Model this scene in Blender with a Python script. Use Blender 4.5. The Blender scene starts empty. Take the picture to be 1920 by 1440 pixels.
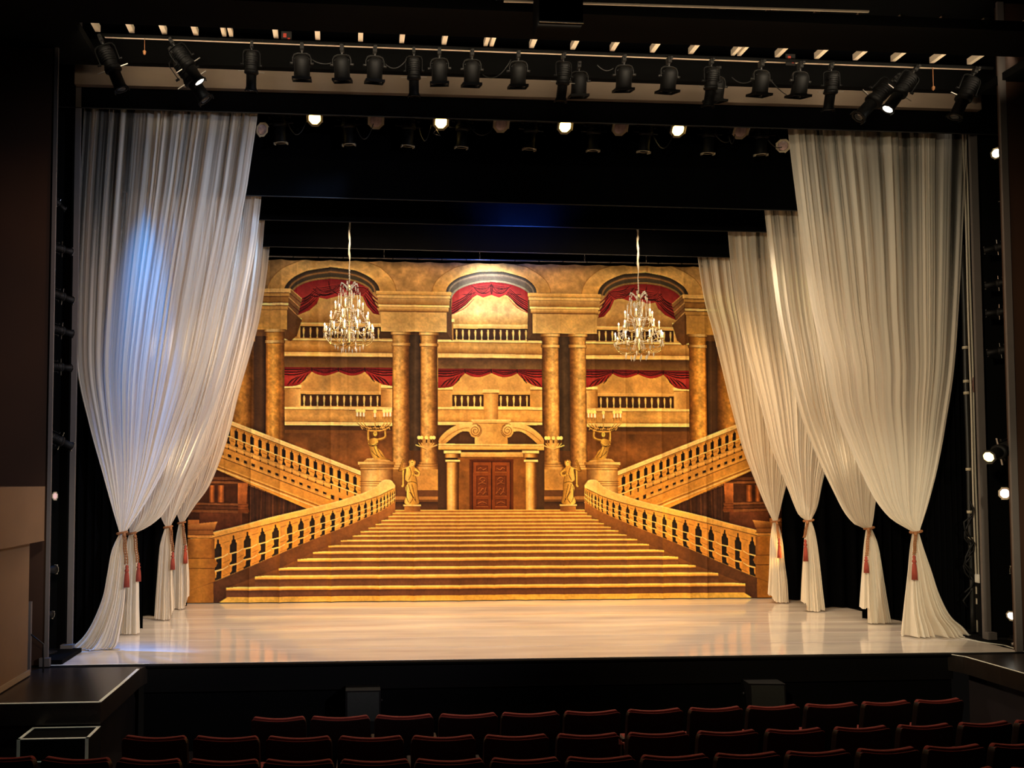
import bpy, bmesh, math, random
import numpy as np
from mathutils import Vector, Matrix, Euler
random.seed(7)
rng = np.random.default_rng(11)
scn = bpy.context.scene
COL = scn.collection
PI = math.pi

# ------------------------------------------------------------------ camera survey
# Stage space: X along the stage front, Y upstage, Z up, stage floor z = 0. The lens sits 2.2 m above stage level.
FOC, PPX, PPY = 1500.0, 750.0, 843.0
YAW, PITCH = math.radians(3.67), math.radians(2.28)
FWD = Vector((math.sin(YAW)*math.cos(PITCH), math.cos(YAW)*math.cos(PITCH), math.sin(PITCH)))
RGT = Vector((math.cos(YAW), -math.sin(YAW), 0))
UPV = RGT.cross(FWD)
CAM = Vector((0, 0, 2.2))

def ray(x, y): return FWD + RGT*((x-PPX)/FOC) - UPV*((y-PPY)/FOC)
def on_y(x, y, Y):
    d = ray(x, y); return CAM + d*(Y/d.y)
def on_z(x, y, Z=0.0):
    d = ray(x, y); return CAM + d*((Z-CAM.z)/d.z)

cd = bpy.data.cameras.new('camera')
cam = bpy.data.objects.new('camera', cd); COL.objects.link(cam)
cd.sensor_width = 36; cd.sensor_fit = 'HORIZONTAL'; cd.lens = FOC/1920*36
cd.shift_x = (960-PPX)/1920; cd.shift_y = (PPY-720)/1920
m = Matrix((RGT, UPV, -FWD)).transposed().to_4x4(); m.translation = CAM
cam.matrix_world = m
cd.clip_end = 200
scn.camera = cam

# ------------------------------------------------------------------ materials
def srgb(c):
    out = []
    for v in c[:3]:
        v = v/255.0
        out.append(v/12.92 if v <= 0.04045 else ((v+0.055)/1.055)**2.4)
    return (*out, 1.0)

def mat(name, col, rough=0.6, metal=0.0, spec=0.5, noise=0.0, nscale=8.0, bump=0.0, stretch=None, emis=None, estr=0.0, coat=0.0):
    M = bpy.data.materials.new(name); M.use_nodes = True
    nt = M.node_tree; b = nt.nodes['Principled BSDF']
    c = srgb(col)
    b.inputs['Base Color'].default_value = c
    b.inputs['Roughness'].default_value = rough
    b.inputs['Metallic'].default_value = metal
    b.inputs['Specular IOR Level'].default_value = spec
    b.inputs['Coat Weight'].default_value = coat
    if emis is not None:
        b.inputs['Emission Color'].default_value = srgb(emis)
        b.inputs['Emission Strength'].default_value = estr
    if noise or bump:
        tc = nt.nodes.new('ShaderNodeTexCoord'); mp = nt.nodes.new('ShaderNodeMapping')
        nz = nt.nodes.new('ShaderNodeTexNoise'); nz.inputs['Scale'].default_value = nscale
        nz.inputs['Detail'].default_value = 4
        nt.links.new(tc.outputs['Object'], mp.inputs['Vector']); nt.links.new(mp.outputs[0], nz.inputs['Vector'])
        if stretch: mp.inputs['Scale'].default_value = stretch
        if noise:
            mx = nt.nodes.new('ShaderNodeMix'); mx.data_type = 'RGBA'
            mx.inputs[6].default_value = tuple(v*(1-noise) for v in c[:3])+(1,)
            mx.inputs[7].default_value = tuple(min(1, v*(1+noise)) for v in c[:3])+(1,)
            nt.links.new(nz.outputs['Fac'], mx.inputs[0]); nt.links.new(mx.outputs[2], b.inputs['Base Color'])
        if bump:
            bp = nt.nodes.new('ShaderNodeBump'); bp.inputs['Strength'].default_value = bump
            bp.inputs['Distance'].default_value = 0.01
            nt.links.new(nz.outputs['Fac'], bp.inputs['Height']); nt.links.new(bp.outputs[0], b.inputs['Normal'])
    return M

M = {}
M['black_paint'] = mat('black_paint', (5, 5, 5), 0.9, spec=0.1, noise=0.3, nscale=3)
M['black_velour'] = mat('black_velour', (7, 7, 8), 1.0, spec=0.0, noise=0.25, nscale=5, stretch=(6, 6, 0.5))
M['black_metal'] = mat('black_metal', (7, 7, 7), 0.6, spec=0.25, noise=0.2, nscale=20)
M['dark_metal'] = mat('dark_metal', (40, 39, 38), 0.45, metal=0.3)
M['steel'] = mat('steel', (150, 145, 138), 0.3, metal=0.9, noise=0.1)
M['grey_post'] = mat('grey_post', (98, 91, 88), 0.7, noise=0.12, nscale=5)
M['soffit'] = mat('soffit_paint', (122, 106, 90), 0.8, noise=0.2, nscale=1.4, stretch=(1, 1, 3))
M['brown_wall'] = mat('brown_wall_paint', (58, 33, 16), 0.75, noise=0.35, nscale=1.0)
M['beige_wall'] = mat('beige_wall_paint', (124, 97, 70), 0.8, noise=0.12, nscale=2.5, bump=0.05)
M['joist'] = mat('joist_paint', (226, 208, 182), 0.6, noise=0.1)
M['apron_wood'] = mat('apron_wood', (40, 34, 30), 0.27, spec=0.6, noise=0.35, nscale=3, stretch=(1, 6, 1))
M['tape'] = mat('white_tape', (236, 238, 226), 0.6, noise=0.12, nscale=14)
M['cord_gold'] = mat('twisted_cord', (150, 98, 58), 0.7, noise=0.5, nscale=60)
M['tassel'] = mat('tassel_thread', (150, 62, 48), 0.85, noise=0.3, nscale=50, stretch=(8, 8, 0.4))
M['seat_red'] = mat('seat_red_fabric', (124, 40, 32), 0.85, noise=0.2, nscale=30)
M['seat_black'] = mat('seat_black_plastic', (14, 11, 11), 0.55, spec=0.3, noise=0.2)
M['rope'] = mat('pale_rope', (196, 186, 168), 0.85, noise=0.25, nscale=70)
M['chandelier_metal'] = mat('chandelier_gilt', (205, 180, 120), 0.25, metal=0.85)
M['candle_sleeve'] = mat('candle_sleeve', (245, 235, 215), 0.5, emis=(255, 220, 160), estr=0.12)  # faint emission stands in for bulb light on the sleeve
M['bulb'] = mat('bulb_glow', (255, 240, 215), 0.3, emis=(255, 240, 214), estr=6.0)
M['gel_lens'] = mat('dark_lens', (30, 30, 36), 0.08, spec=0.9)
M['foil'] = mat('pale_reflector', (170, 150, 150), 0.35, metal=0.3, noise=0.6, nscale=24)
M['lens_warm'] = mat('lit_lens_warm', (255, 230, 160), 0.3, emis=(255, 214, 120), estr=7.0)
M['lens_white'] = mat('lit_lens_white', (255, 250, 240), 0.3, emis=(255, 250, 235), estr=5.0)
M['lens_pink'] = mat('lit_lens_pink', (255, 225, 225), 0.3, emis=(255, 205, 200), estr=2.6)
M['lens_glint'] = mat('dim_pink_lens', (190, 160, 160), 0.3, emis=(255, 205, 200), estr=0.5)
M['lens_hot'] = mat('lit_lens_hot', (255, 250, 220), 0.3, emis=(255, 246, 200), estr=14.0)
M['amber_box'] = mat('amber_box', (150, 100, 60), 0.6)
M['pale_frame'] = mat('pale_frame', (176, 164, 140), 0.5, noise=0.2)
M['paper'] = mat('white_paper', (230, 228, 220), 0.7)
M['red_tag'] = mat('red_tag', (150, 50, 36), 0.7)
M['speaker_grille'] = mat('speaker_grille', (46, 50, 47), 0.55, metal=0.3, noise=0.25, nscale=30)
M['house_floor'] = mat('house_floor', (20, 15, 15), 0.9, noise=0.2)

# crystal
def crystal_mat():
    Mx = bpy.data.materials.new('cut_crystal'); Mx.use_nodes = True
    nt = Mx.node_tree; b = nt.nodes['Principled BSDF']
    b.inputs['Base Color'].default_value = (.80, .77, .70, 1)
    b.inputs['Roughness'].default_value = 0.12
    b.inputs['Specular IOR Level'].default_value = 1.0
    b.inputs['IOR'].default_value = 1.9
    b.inputs['Transmission Weight'].default_value = 0.12
    return Mx
M['crystal'] = crystal_mat()

# ------------------------------------------------------------------ geometry helpers
def box(bm, c, s, rot=None):
    mtx = Matrix.Translation(Vector(c))
    if rot is not None: mtx = mtx @ (rot if isinstance(rot, Matrix) else Euler(rot).to_matrix()).to_4x4()
    mtx = mtx @ Matrix.Diagonal((s[0], s[1], s[2], 1))
    return bmesh.ops.create_cube(bm, size=1.0, matrix=mtx)['verts']

def bevel_box(bm, c, s, r=0.01, seg=2, rot=None):
    t = bmesh.new(); box(t, (0, 0, 0), s)
    bmesh.ops.bevel(t, geom=t.edges[:], offset=r, segments=seg, profile=0.5, affect='EDGES')
    mtx = Matrix.Translation(Vector(c))
    if rot is not None: mtx = mtx @ (rot if isinstance(rot, Matrix) else Euler(rot).to_matrix()).to_4x4()
    merge(bm, t, mtx)

def merge(bm, t, mtx):
    vm = {}
    for v in t.verts: vm[v] = bm.verts.new(mtx @ v.co)
    for f in t.faces:
        try:
            nf = bm.faces.new([vm[v] for v in f.verts]); nf.smooth = f.smooth
        except ValueError: pass
    t.free()

def frame_of(d):
    d = d.normalized()
    a = Vector((0, 0, 1)) if abs(d.z) < 0.95 else Vector((1, 0, 0))
    u = d.cross(a).normalized(); return u, d.cross(u).normalized()

def cone(bm, p0, p1, r0, r1=None, seg=12, caps=True, smooth=True):
    p0, p1 = Vector(p0), Vector(p1); r1 = r0 if r1 is None else r1
    u, v = frame_of(p1-p0)
    A = [bm.verts.new(p0+(u*math.cos(2*PI*i/seg)+v*math.sin(2*PI*i/seg))*r0) for i in range(seg)]
    B = [bm.verts.new(p1+(u*math.cos(2*PI*i/seg)+v*math.sin(2*PI*i/seg))*r1) for i in range(seg)]
    for i in range(seg):
        f = bm.faces.new((A[i], A[(i+1) % seg], B[(i+1) % seg], B[i])); f.smooth = smooth
    if caps:
        bm.faces.new(A[::-1]); bm.faces.new(B)

def tube(bm, pts, r, seg=6, closed=False, twist=0.0):
    pts = [Vector(p) for p in pts]; n = len(pts); rings = []
    rr = r if hasattr(r, '__len__') else [r]*n
    up = None
    for i, p in enumerate(pts):
        if closed: d = pts[(i+1) % n]-pts[i-1]
        else: d = pts[min(i+1, n-1)]-pts[max(i-1, 0)]
        if d.length < 1e-9: d = Vector((0, 0, 1))
        d.normalize()
        if up is None: u, v = frame_of(d)
        else:
            u = up-d*up.dot(d)
            if u.length < 1e-6: u, v = frame_of(d)
            else: u.normalize()
            v = d.cross(u)
        up = u
        rings.append([bm.verts.new(p+(u*math.cos(2*PI*k/seg)+v*math.sin(2*PI*k/seg))*rr[i]) for k in range(seg)])
    for i in range(n if closed else n-1):
        a, b = rings[i], rings[(i+1) % n]
        for k in range(seg):
            f = bm.faces.new((a[k], a[(k+1) % seg], b[(k+1) % seg], b[k])); f.smooth = True
    if not closed:
        bm.faces.new(rings[0][::-1]); bm.faces.new(rings[-1])

def lathe(bm, prof, c=(0, 0, 0), seg=16, axis=None):
    """profile of (radius, height); revolved about local Z (or an axis matrix)."""
    c = Vector(c); R = axis if axis is not None else Matrix.Identity(3)
    rings = []
    for r, h in prof:
        rings.append([bm.verts.new(c+R @ Vector((r*math.cos(2*PI*k/seg), r*math.sin(2*PI*k/seg), h))) for k in range(seg)])
    for a, b in zip(rings, rings[1:]):
        for k in range(seg):
            f = bm.faces.new((a[k], a[(k+1) % seg], b[(k+1) % seg], b[k])); f.smooth = True
    bm.faces.new(rings[0][::-1]); bm.faces.new(rings[-1])

def poly_prism(bm, pts, d):
    """extrude polygon of 3-D points along vector d"""
    d = Vector(d); A = [bm.verts.new(Vector(p)) for p in pts]; B = [bm.verts.new(Vector(p)+d) for p in pts]
    n = len(A)
    bm.faces.new(A[::-1]); bm.faces.new(B)
    for i in range(n): bm.faces.new((A[i], A[(i+1) % n], B[(i+1) % n], B[i]))

def octa(bm, c, rx, rz):
    c = Vector(c)
    t = bm.verts.new(c+Vector((0, 0, rz*0.55))); b = bm.verts.new(c-Vector((0, 0, rz)))
    q = [bm.verts.new(c+Vector((rx*math.cos(a), rx*math.sin(a), 0))) for a in (0.3, 0.3+PI/2, 0.3+PI, 0.3+1.5*PI)]
    for i in range(4):
        bm.faces.new((q[i], q[(i+1) % 4], t)); bm.faces.new((q[(i+1) % 4], q[i], b))

def sag(a, b, dip, n=12):
    a, b = Vector(a), Vector(b)
    return [a.lerp(b, i/n)-Vector((0, 0, dip*4*(i/n)*(1-i/n))) for i in range(n+1)]

def obj(name, bm, material, parent=None, normals=True):
    if isinstance(bm, bmesh.types.BMesh):
        if normals: bmesh.ops.recalc_face_normals(bm, faces=bm.faces[:])
        me = bpy.data.meshes.new(name); bm.to_mesh(me); bm.free()
    else: me = bm
    me.materials.clear(); me.materials.append(M[material] if isinstance(material, str) else material)
    o = bpy.data.objects.new(name, me); COL.objects.link(o)
    if parent is not None: o.parent = parent
    return o

def tag(o, label=None, cat=None, group=None, kind=None):
    if label: o['label'] = label
    if cat: o['category'] = cat
    if group: o['group'] = group
    if kind: o['kind'] = kind
    return o

def thing(name, label, cat, loc=(0, 0, 0), rot=(0, 0, 0), group=None):
    o = bpy.data.objects.new(name, None); COL.objects.link(o)
    o.empty_display_size = 0.1
    o.location = loc; o.rotation_euler = rot
    return tag(o, label, cat, group)

def struct(name, bm, material, label=None):
    return tag(obj(name, bm, material), label, None, None, 'structure')

def dup(root, loc=None, rot=None, label=None, group=None, scale=None):
    def cp(o, parent):
        c = o.copy(); COL.objects.link(c)
        if parent is not None: c.parent = parent
        for ch in list(o.children): cp(ch, c)
        return c
    r = cp(root, None)
    if loc is not None: r.location = loc
    if rot is not None: r.rotation_euler = rot
    if scale is not None: r.scale = scale
    if label: r['label'] = label
    if group: r['group'] = group
    return r

ORD = ['first', 'second', 'third', 'fourth', 'fifth', 'sixth', 'seventh', 'eighth', 'ninth', 'tenth', 'eleventh', 'twelfth',
       'thirteenth', 'fourteenth', 'fifteenth', 'sixteenth']
# ------------------------------------------------------------------ the painted cloth at the back of the stage
BY = 14.72
BX0, BX1, BZ0, BZ1 = -3.1, 8.35, 0.015, 6.30
PS = 200.0
CW, CH = int((BX1-BX0)*PS), int((BZ1-BZ0)*PS)
MID = 2.627
CAN = np.zeros((CH, CW, 3), np.float32)

def cpt(p):
    w = on_y(p[0], p[1], BY); return ((w.x-BX0)*PS, (BZ1-w.z)*PS)
def cpts(pts): return [cpt(p) for p in pts]
CMID = (MID-BX0)*PS
def flip(pts): return [(2*CMID-x, y) for x, y in pts]

def mask_of(pts):
    a = np.array(pts, float)
    x0, x1 = int(max(0, math.floor(a[:, 0].min()))), int(min(CW, math.ceil(a[:, 0].max())+1))
    y0, y1 = int(max(0, math.floor(a[:, 1].min()))), int(min(CH, math.ceil(a[:, 1].max())+1))
    if x1 <= x0 or y1 <= y0: return None
    mk = np.zeros((y1-y0, x1-x0), bool)
    b = np.roll(a, -1, 0)
    for r in range(y0, y1):
        yc = r+0.5
        k = (a[:, 1] <= yc) != (b[:, 1] <= yc)
        if not k.any(): continue
        xs = np.sort(a[k, 0]+(yc-a[k, 1])/(b[k, 1]-a[k, 1])*(b[k, 0]-a[k, 0]))
        for i in range(0, len(xs)-1, 2):
            s, e = int(math.ceil(xs[i]-0.5))-x0, int(math.floor(xs[i+1]-0.5))+1-x0
            if e > s: mk[r-y0, max(s, 0):max(e, 0)] = True
    return x0, y0, x1, y1, mk

def fill(pts, col, axis=None, alpha=1.0):
    """col: one colour, or stops [(t, colour)] along axis 'h' or 'v' of the shape"""
    r = mask_of(pts)
    if r is None: return
    x0, y0, x1, y1, mk = r
    reg = CAN[y0:y1, x0:x1]
    if axis is None: c = np.broadcast_to(np.array(col, np.float32), reg.shape)
    else:
        a = np.array(pts)
        if axis == 'h': t = (np.arange(x0, x1)+0.5-a[:, 0].min())/max(1e-6, np.ptp(a[:, 0]))
        else: t = (np.arange(y0, y1)+0.5-a[:, 1].min())/max(1e-6, np.ptp(a[:, 1]))
        st = [s[0] for s in col]
        c1 = np.stack([np.interp(t, st, [s[1][k] for s in col]) for k in range(3)], -1)
        c = np.broadcast_to(c1[None] if axis == 'h' else c1[:, None], reg.shape)
    reg[mk] = reg[mk]*(1-alpha)+c[mk]*alpha

def both(pts, col, axis=None, alpha=1.0):
    c = cpts(pts); fill(c, col, axis, alpha)
    col2 = [(1-t, k) for t, k in reversed(col)] if axis == 'h' else col
    fill(flip(c), col2, axis, alpha)
def one(pts, col, axis=None, alpha=1.0): fill(cpts(pts), col, axis, alpha)

def stroke_c(c, w, col, alpha=1.0):
    c = np.array(c, float); w = np.broadcast_to(np.array(w, float), (len(c),))
    d = np.gradient(c, axis=0); n = np.stack([-d[:, 1], d[:, 0]], -1)
    n /= np.maximum(1e-6, np.linalg.norm(n, axis=1))[:, None]
    L = c+n*w[:, None]/2; R = c-n*w[:, None]/2
    fill([tuple(p) for p in L]+[tuple(p) for p in R[::-1]], col, None, alpha)
PXS = 14.72/1500*PS            # canvas pixels per photo pixel
def line(pts, w, col, alpha=1.0, two=True):
    c = cpts(smooth(pts)) if len(pts) > 2 else cpts(pts)
    ww = [w*PXS]*len(c) if not hasattr(w, '__len__') else np.interp(np.linspace(0, 1, len(c)), np.linspace(0, 1, len(w)), w)*PXS
    stroke_c(c, ww, col, alpha)
    if two: stroke_c(flip(c), ww, col, alpha)

def smooth(pts, n=6):
    """Catmull-Rom through the points"""
    p = [pts[0]]+list(pts)+[pts[-1]]; out = []
    for i in range(1, len(p)-2):
        a, b, c, d = [np.array(q, float) for q in p[i-1:i+3]]
        for k in range(n):
            t = k/n
            out.append(tuple(0.5*((2*b)+(-a+c)*t+(2*a-5*b+4*c-d)*t*t+(-a+3*b-3*c+d)*t**3)))
    out.append(tuple(p[-2])); return out

def arc(cx, cy, rx, ry, a0=180, a1=0, n=40):
    return [(cx+rx*math.cos(math.radians(a0+(a1-a0)*i/n)), cy-ry*math.sin(math.radians(a0+(a1-a0)*i/n))) for i in range(n+1)]

def noise2(w, h, cells):
    out = np.zeros((h, w), np.float32)
    for s, wt in cells:
        gw, gh = int(w/s)+3, int(h/s)+3
        g = rng.random((gh, gw)).astype(np.float32)
        ys = np.linspace(0, gh-2.001, h); xs = np.linspace(0, gw-2.001, w)
        yi, xi = ys.astype(int), xs.astype(int); fy, fx = (ys-yi)[:, None], (xs-xi)[None]
        fy = fy*fy*(3-2*fy); fx = fx*fx*(3-2*fx)
        a = g[yi][:, xi]*(1-fx)+g[yi][:, xi+1]*fx; b = g[yi+1][:, xi]*(1-fx)+g[yi+1][:, xi+1]*fx
        out += wt*(a*(1-fy)+b*fy)
    return out/sum(c[1] for c in cells)

def mottle(pts, amt, cells=((60, 1), (24, .8), (9, .5)), two=True):
    for c in ([cpts(pts), flip(cpts(pts))] if two else [cpts(pts)]):
        r = mask_of(c)
        if r is None: continue
        x0, y0, x1, y1, mk = r
        n = noise2(x1-x0, y1-y0, cells); n = (n-0.5)*2*amt+1
        reg = CAN[y0:y1, x0:x1]
        reg[mk] *= n[mk][:, None]

LT, ST, MD, DK, SH, BK = (226, 186, 116), (200, 154, 84), (168, 121, 62), (122, 80, 42), (92, 62, 40), (58, 42, 32)
PALE = (240, 206, 136)
RD, RDL, RDD = (126, 34, 38), (170, 56, 54), (52, 14, 20)

def rect(x0, y0, x1, y1, slope=0.0):
    return [(x0, y0), (x1, y0+slope*(x1-x0)), (x1, y1+slope*(x1-x0)), (x0, y1)]

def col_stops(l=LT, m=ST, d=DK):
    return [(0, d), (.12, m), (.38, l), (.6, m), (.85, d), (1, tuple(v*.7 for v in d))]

def column(x0, x1, y0, y1, cap=True, base=False, l=LT, m=ST, d=DK):
    s = [(x0, y0), (x1, y0), (x1+1, y1), (x0-1, y1)]
    both(s, col_stops(l, m, d), 'h'); mottle(s, 0.22, ((26, 1), (10, 1), (5, .6)))
    if cap:
        both(rect(x0-3, y0, x1+3, y0+5), col_stops(PALE, LT, MD), 'h')
        both(rect(x0-1, y0+5, x1+1, y0+14), col_stops(l, m, d), 'h')
        line([(x0-3, y0+5.5), (x1+3, y0+5.5)], 1.3, DK, .8)
        both(rect(x0-2, y0+21, x1+2, y0+26), col_stops(PALE, LT, MD), 'h')
        line([(x0-2, y0+26.5), (x1+2, y0+26.5)], 1.2, DK, .8)
    if base:
        for k, (e, h) in enumerate(((3, 4), (6, 4), (9, 6))):
            yy = y1-14+k*4.5
            both(rect(x0-e, yy, x1+e, yy+h), col_stops(LT, ST, DK), 'h')
            line([(x0-e, yy+h), (x1+e, yy+h)], 1.1, DK, .7)

def mini_rail(x0, x1, y0, y1, n, slope=0.012):
    both(rect(x0, y0, x1, y1, slope), (84, 56, 38))
    line([(x0, y0), (x1, y0+slope*(x1-x0))], 2.2, (66, 44, 30))
    for i in range(n):
        x = x0+(i+.5)*(x1-x0)/n; y = y0+slope*(x-x0); h = y1-y0
        both([(x-2.4, y+1.5), (x+2.4, y+1.5), (x+1, y+3), (x+2.6, y+h*.28), (x+2, y+h*.45), (x+.8, y+h*.75), (x+.8, y+h*.88), (x+2, y+h), (x-2, y+h), (x-.8, y+h*.88), (x-.8, y+h*.75), (x-2, y+h*.45), (x-2.6, y+h*.28), (x-1, y+3)],
             [(0, DK), (.45, PALE), (1, MD)], 'h')

def drape(out, folds, two=True, w=3.0):
    (both if two else one)(smooth(out+[out[0]]) if False else out, [(0, RD), (.5, RDL), (1, RD)], 'v')
    for f, c in folds: line(f, [0.6, w, 0.8], c, .85, two)

def festoon(a, b, dip, n, two=True):
    """looped folds of a painted swag from a to b"""
    a, b = np.array(a, float), np.array(b, float)
    for k in range(n):
        d = dip*(k+.6)/n; p = [tuple(a+(b-a)*t+np.array([0, 4*d*t*(1-t)])) for t in np.linspace(.02, .98, 9)]
        line(p, [.5, 1.9, .5], RDD, .75, two)
        line([(x, y-1.9) for x, y in p], [.3, 1.5, .3], RDL, .6, two)
def tailf(p, q, n, two=True):
    """folds of a hanging tail between its two side edges"""
    p, q = np.array(p, float), np.array(q, float)
    for k in range(n):
        t = (k+.5)/n; a = p[0]+(q[0]-p[0])*t; b = p[1]+(q[1]-p[1])*t; m = (a+b)/2+np.array([1, 3])
        line([tuple(a), tuple(m), tuple(b)], [1.4, 2.2, .6], RDD, .75, two); line([tuple(a-[0, 1.8]), tuple(m-[0, 1.8]), tuple(b-[0, 1.5])], [.8, 1.4, .4], RDL, .6, two)

def paint_cloth():
    CAN[:] = (176, 137, 84)
    W0 = [(330, 470), (1500, 470), (1500, 1140), (330, 1140)]
    fill([(0, 0), (CW, 0), (CW, CH), (0, CH)], [(0, (190, 152, 98)), (.35, (186, 142, 82)), (.7, (150, 100, 52)), (1, (120, 76, 44))], 'v')
    mottle([(330, 478), (1500, 478), (1500, 560), (330, 560)], .30, ((90, 1), (40, .9), (14, .6)), False)
    # ---- arches
    def arch(cx, cy, ro, ho, ri, hi, rl, hl, rr, hr, ry, grey, two):
        f = both if two else one
        f(arc(cx, cy, ro, ho), [(0, LT), (.35, (214, 176, 112)), (1, ST)], 'v')
        mottle(arc(cx, cy, ro, ho), .12, ((40, 1), (14, .7)), two)
        line(arc(cx, cy, ro, ho), 1.4, MD, .8, two)
        f(arc(cx, cy, ri, hi), grey[0])
        line(arc(cx, cy, ri-1, hi-1), 1.2, BK, .6, two)
        f(arc(cx, cy, ri-5, hi-5), [(0, grey[1]), (1, grey[0])], 'v')
        line(arc(cx, cy, rl, hl), 3.0, grey[3], .9, two)
        f(arc(cx, cy, rl-4, hl-4), grey[2])
        line(arc(cx, ry, rr+2, hr+2), 3.2, grey[3], .9, two)
        f(arc(cx, ry, rr, hr)+[(cx+rr, ry+60), (cx-rr, ry+60)], [(0, (190, 150, 92)), (.6, (206, 166, 104)), (1, MD)], 'v')
    arch(622, 548, 121, 70, 90, 47, 81, 38, 74, 30, 553, ((78, 64, 50), (92, 76, 58), (80, 68, 54), (150, 112, 70)), True)
    arch(921, 549, 111, 60, 85, 41, 79, 34, 74, 33, 562, ((96, 90, 80), (120, 112, 100), (104, 96, 86), (140, 128, 110)), False)
    mottle([(560, 548), (710, 548), (710, 606), (560, 606)], .10)
    one(rect(848, 560, 996, 609), [(0, (196, 158, 100)), (.5, (222, 192, 138)), (1, ST)], 'v'); mottle(rect(848, 560, 996, 609), .16, two=False)
    # red drapes inside the arches: left and its mirror
    top = [p for p in arc(622, 553, 74, 30, 172, 8)]
    drape(top+[(700, 560), (712, 591), (700, 588), (688, 574), (680, 556), (668, 552), (650, 557), (635, 555), (613, 561), (599, 558), (594, 570), (580, 582), (556, 592), (549, 584)],
          [([(556, 585), (575, 575), (590, 562)], RDD), ([(556, 578), (572, 566), (586, 556)], RDD), ([(560, 570), (575, 558), (590, 549)], RDD), ([(580, 552), (592, 556), (604, 553)], RDD),
           ([(584, 545), (600, 553), (620, 552), (634, 545)], RDD), ([(592, 537), (604, 546), (622, 545), (632, 536)], RDD), ([(616, 528), (620, 542), (634, 552)], RDD),
           ([(640, 530), (652, 544), (672, 546)], RDD), ([(650, 528), (664, 538), (686, 540)], RDD), ([(690, 545), (698, 560), (708, 578)], RDD), ([(684, 552), (692, 570), (706, 586)], RDD),
           ([(560, 589), (582, 578), (596, 562)], RDL), ([(600, 558), (614, 559), (630, 554)], RDL), ([(640, 553), (655, 554), (668, 550)], RDL)])
    festoon((586, 541), (640, 532), 17, 5); festoon((640, 530), (692, 541), 18, 5); tailf([(560, 560), (592, 540)], [(555, 591), (597, 558)], 5); tailf([(690, 541), (712, 562)], [(682, 556), (712, 590)], 4)
    topc = arc(921, 562, 74, 33, 176, 4)
    drape(topc+[(996, 572), (999, 592), (985, 584), (968, 572), (955, 556), (947, 553), (936, 558), (921, 553.5), (906, 558), (895, 553), (887, 558), (874, 572), (858, 584), (844, 592), (847, 572)],
          [], False)
    for mx in (1, -1):
        X = lambda x: 921.5+mx*(x-921.5)
        for f, c in [([(850, 586), (868, 575), (884, 560)], RDD), ([(850, 578), (866, 566), (882, 554)], RDD), ([(856, 566), (870, 558), (886, 550)], RDD), ([(866, 552), (880, 552), (892, 548)], RDD),
                     ([(890, 540), (898, 548), (910, 550), (920, 545)], RDD), ([(884, 536), (896, 541), (910, 541), (920, 537)], RDD), ([(893, 551), (906, 555), (919, 551)], RDL), ([(850, 589), (872, 577), (889, 560)], RDL), ([(921, 532), (920, 542), (921, 552)], RDD)]:
            line([(X(a), b) for a, b in f], [.6, 2.0, .8], c, .85, False)
    festoon((888, 538), (921, 533), 15, 5, False); festoon((921, 533), (955, 538), 15, 5, False)
    tailf([(850, 566), (886, 541)], [(845, 591), (893, 553)], 5, False); tailf([(956, 541), (992, 566)], [(949, 553), (998, 591)], 5, False)
    # ---- upper balconies: centre
    def ledge(x0, x1, y, two):
        f = both if two else one; s = 0.012
        f(rect(x0, y, x1, y+4, s), PALE); line([(x0, y+4.5), (x1, y+4.5+s*(x1-x0))], 1.3, DK, .8, two)
        f(rect(x0, y+5, x1, y+25, s), [(0, ST), (.4, (208, 164, 94)), (1, MD)], 'v'); mottle(rect(x0, y+5, x1, y+25, s), .10, two=two)
        f(rect(x0, y+25, x1, y+33, s), [(0, LT), (.8, PALE), (1, ST)], 'v'); line([(x0, y+25), (x1, y+25+s*(x1-x0))], 1.2, DK, .7, two)
    # wall under balconies
    one(rect(821, 671, 1021, 692, .008), [(0, (98, 72, 50)), (1, (122, 90, 58))], 'v'); mottle(rect(821, 671, 1021, 692), .2, two=False)
    one(rect(821, 692, 1021, 800, .008), [(0, (196, 154, 90)), (.4, (216, 176, 108)), (1, ST)], 'v')
    both(rect(533, 668, 736, 690, .008), [(0, (98, 70, 46)), (1, (126, 90, 54))], 'v')
    both(rect(533, 690, 736, 795, .008), [(0, (192, 148, 84)), (.4, (214, 168, 96)), (1, ST)], 'v'); mottle(rect(533, 690, 736, 795), .08)
    ledge(821, 1021, 637, False); ledge(532, 736, 634, True)
    one(rect(848, 608, 996, 616.5, .006), [(0, PALE), (1, ST)], 'v')
    for px0, px1 in ((841, 850), (992, 1001)):
        one(rect(px0, 600, px1, 638), [(0, PALE), (1, MD)], 'h'); one(rect(px0-1.5, 598, px1+2, 604), PALE); line([(px0-1, 605), (px1+1, 605)], 1.1, DK, .8, False)
    def mini1(x0, x1, y0, y1, n, slope=0.006):
        global flip
        keep = flip; flip = lambda c: c
        mini_rail(x0, x1, y0, y1, n, slope); flip = keep
    mini1(850, 992, 617, 637, 12)
    both(rect(563, 605, 716, 612.5, .012), [(0, PALE), (1, ST)], 'v')
    mini_rail(563, 716, 612.5, 633, 12)
    both(rect(552, 598, 563, 634), [(0, ST), (1, LT)], 'h'); both(rect(551, 596, 566, 601), PALE); line([(551, 602.5), (566, 602.5)], 1.2, DK)
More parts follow.
